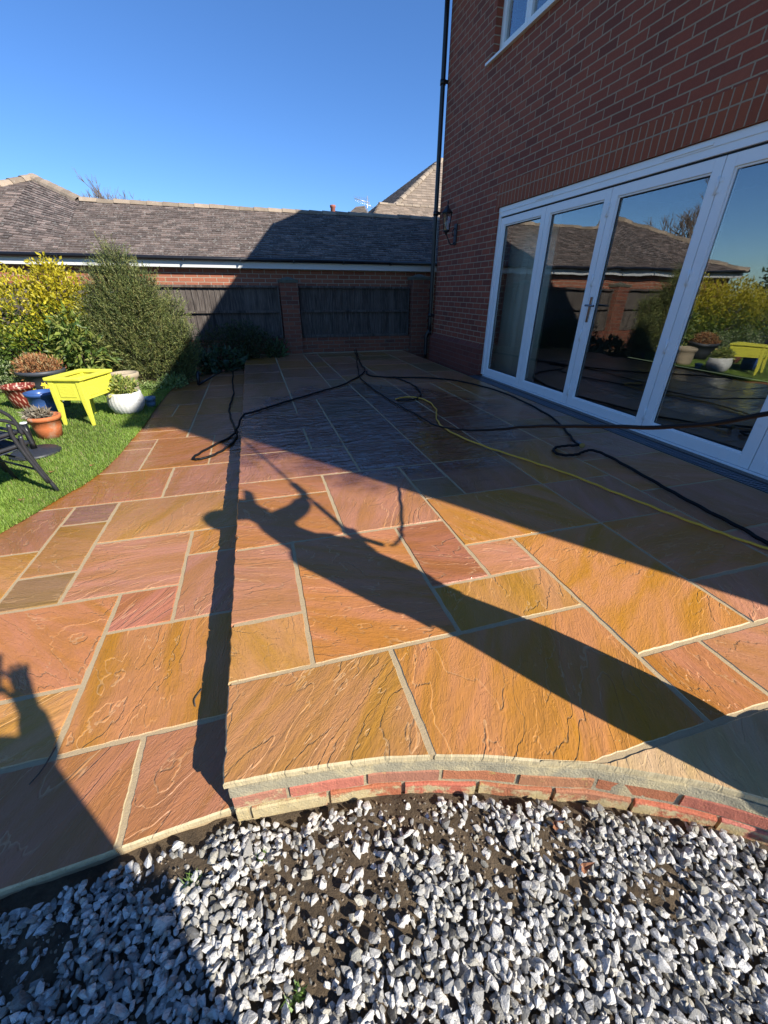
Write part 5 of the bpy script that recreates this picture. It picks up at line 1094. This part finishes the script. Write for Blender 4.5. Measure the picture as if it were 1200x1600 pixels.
    if hat:
        tilt = J.get('tilt', .3); M = Matrix.Translation(V['head'] + Vector((0, 0, .035))) @ Matrix(((sd_.x, face.x, 0, 0), (sd_.y, face.y, 0, 0), (sd_.z, face.z, 1, 0), (0, 0, 0, 1)))
        hc.lathe([(.105, 0), (.107, .04), (.09, .09), (.05, .12), (0, .13)], (0, 0, 0), 20, None, None); hc.v = [tuple(M @ Vector(q)) for q in hc.v]
        o = len(hc.v); P = [Vector((-.075, .06, .012)), Vector((.075, .06, .012)), Vector((.055, .175, .02 + tilt * .1)), Vector((0, .19, .024 + tilt * .1)), Vector((-.055, .175, .02 + tilt * .1))]; hc.add([M @ q for q in P] + [M @ (q + Vector((0, 0, .006))) for q in P], [(4, 3, 2, 1, 0), (5, 6, 7, 8, 9)] + [(k, (k + 1) % 5, 5 + (k + 1) % 5, 5 + k) for k in range(5)]); hc.build('cap', plain('cap_cloth', hat, .9), body)
    else:
        hc.lathe([(.088, -.03), (.10, .02), (.098, .06), (.075, .11), (.03, .13), (0, .135)], V['head'] - face * .018, 20); hc.build('hair', plain('brown_hair', (.06, .035, .02), .7, .3, 90), body)
    return body
cu_, cd_ = Vector((.805, .593, 0)), Vector((-.593, .805, 0))
def OP(u, d, z): return cu_ * u + cd_ * d + Vector((0, 0, z + .11 * min(1, z / .8) ** 1.2))
d0 = -.67
J = dict(face=cu_, pelvis=OP(1.17, d0, .92), waist=OP(1.165, d0, 1.06), chest=OP(1.155, d0, 1.30), neck=OP(1.16, d0, 1.49), head=OP(1.175, d0, 1.635), tilt=1.2,
    shr=OP(1.17, d0 - .16, 1.40), shl=OP(1.17, d0 + .16, 1.40), elr=OP(1.25, d0 - .2, 1.18), wrr=OP(1.335, d0 - .05, 1.19), ell=OP(1.40, d0 + .14, 1.42), wrl=OP(1.50, d0 + .03, 1.55),
    hipr=OP(1.17, d0 - .09, .86), hipl=OP(1.17, d0 + .09, .86), knr=OP(1.12, d0 - .12, .48), knl=OP(1.23, d0 + .09, .48), anr=OP(1.11, d0 - .13, .09), anl=OP(1.22, d0 + .08, .09))
person(J, 'person in cap and dark work jacket aiming a long lance up at the wall', (.03, .045, .08), (.05, .05, .06), hat=(.05, .05, .06))
la = empty('spray_lance', OP(1.38, d0, 1.2), 'long black pressure washer lance held up by the person in the cap', 'lance')
p0, p1 = OP(1.34, d0 - .01, 1.17), OP(2.10, d0 + .0, 2.72); dr = (p1 - p0).normalized()
mb = MB(); mb.tube([p0, p0.lerp(p1, .22)], .015, 10); mb.build('handle', BLACK, la); mb = MB(); mb.tube([p0.lerp(p1, .22), p1], .0095, 8); mb.build('lance_tube', METAL, la); mb = MB(); mb.tube([p0.lerp(p1, .28), p0.lerp(p1, .36)], .024, 10); mb.build('fore_grip', BLACK, la); mb = MB(); mb.tube([p1, p1 + dr * .06], .016, 8); mb.build('nozzle', METAL, la)
mb = MB(); mb.tube([p0 + dr * .05, p0 + dr * .04 + Vector((0, 0, -.12)) + cu_ * .03], .017, 8); mb.build('pistol_grip', BLACK, la)
F2 = Vector((0.05, 1, 0)).normalized()
J = dict(face=F2, pelvis=(.11, -.44, .68), waist=(.11, -.44, .82), chest=(.07, -.43, 1.0), neck=(-.03, -.42, 1.22), head=(-.03, -.38, 1.37),
    shr=(.14, -.42, 1.12), shl=(-.20, -.42, 1.12), elr=(.125, -.26, .93), wrr=(.065, -.12, 1.045), ell=(-.28, -.24, .96), wrl=(-.12, -.12, 1.045),
    hipr=(.19, -.44, .62), hipl=(.01, -.44, .62), knr=(.21, -.44, .22), knl=(-.02, -.44, .22), anr=(.22, -.46, -.09), anl=(-.04, -.45, -.09))
person(J, 'person in dark coat standing on the gravel, holding up a phone', (.05, .05, .06), (.04, .05, .09))
ph = empty('phone', (-.0, -.075, 1.12), 'dark phone held up in both hands by the person on the gravel', 'phone')
Mp = Matrix.Translation(Vector((-.022, -.0, 1.10)) - fw * .062) @ Matrix(((rt.x, up.x, -fw.x, 0), (rt.y, up.y, -fw.y, 0), (rt.z, up.z, -fw.z, 0), (0, 0, 0, 1)))
mb = MB(); mb.box(-.036, .036, -.074, .074, -.004, .004, Mp); mb.build('case', BLACK, ph, .003)
mb = MB(); mb.box(-.033, .033, -.07, .07, .0041, .005, Mp); mb.build('screen', plain('phone_screen', (.02, .02, .03), .1), ph)
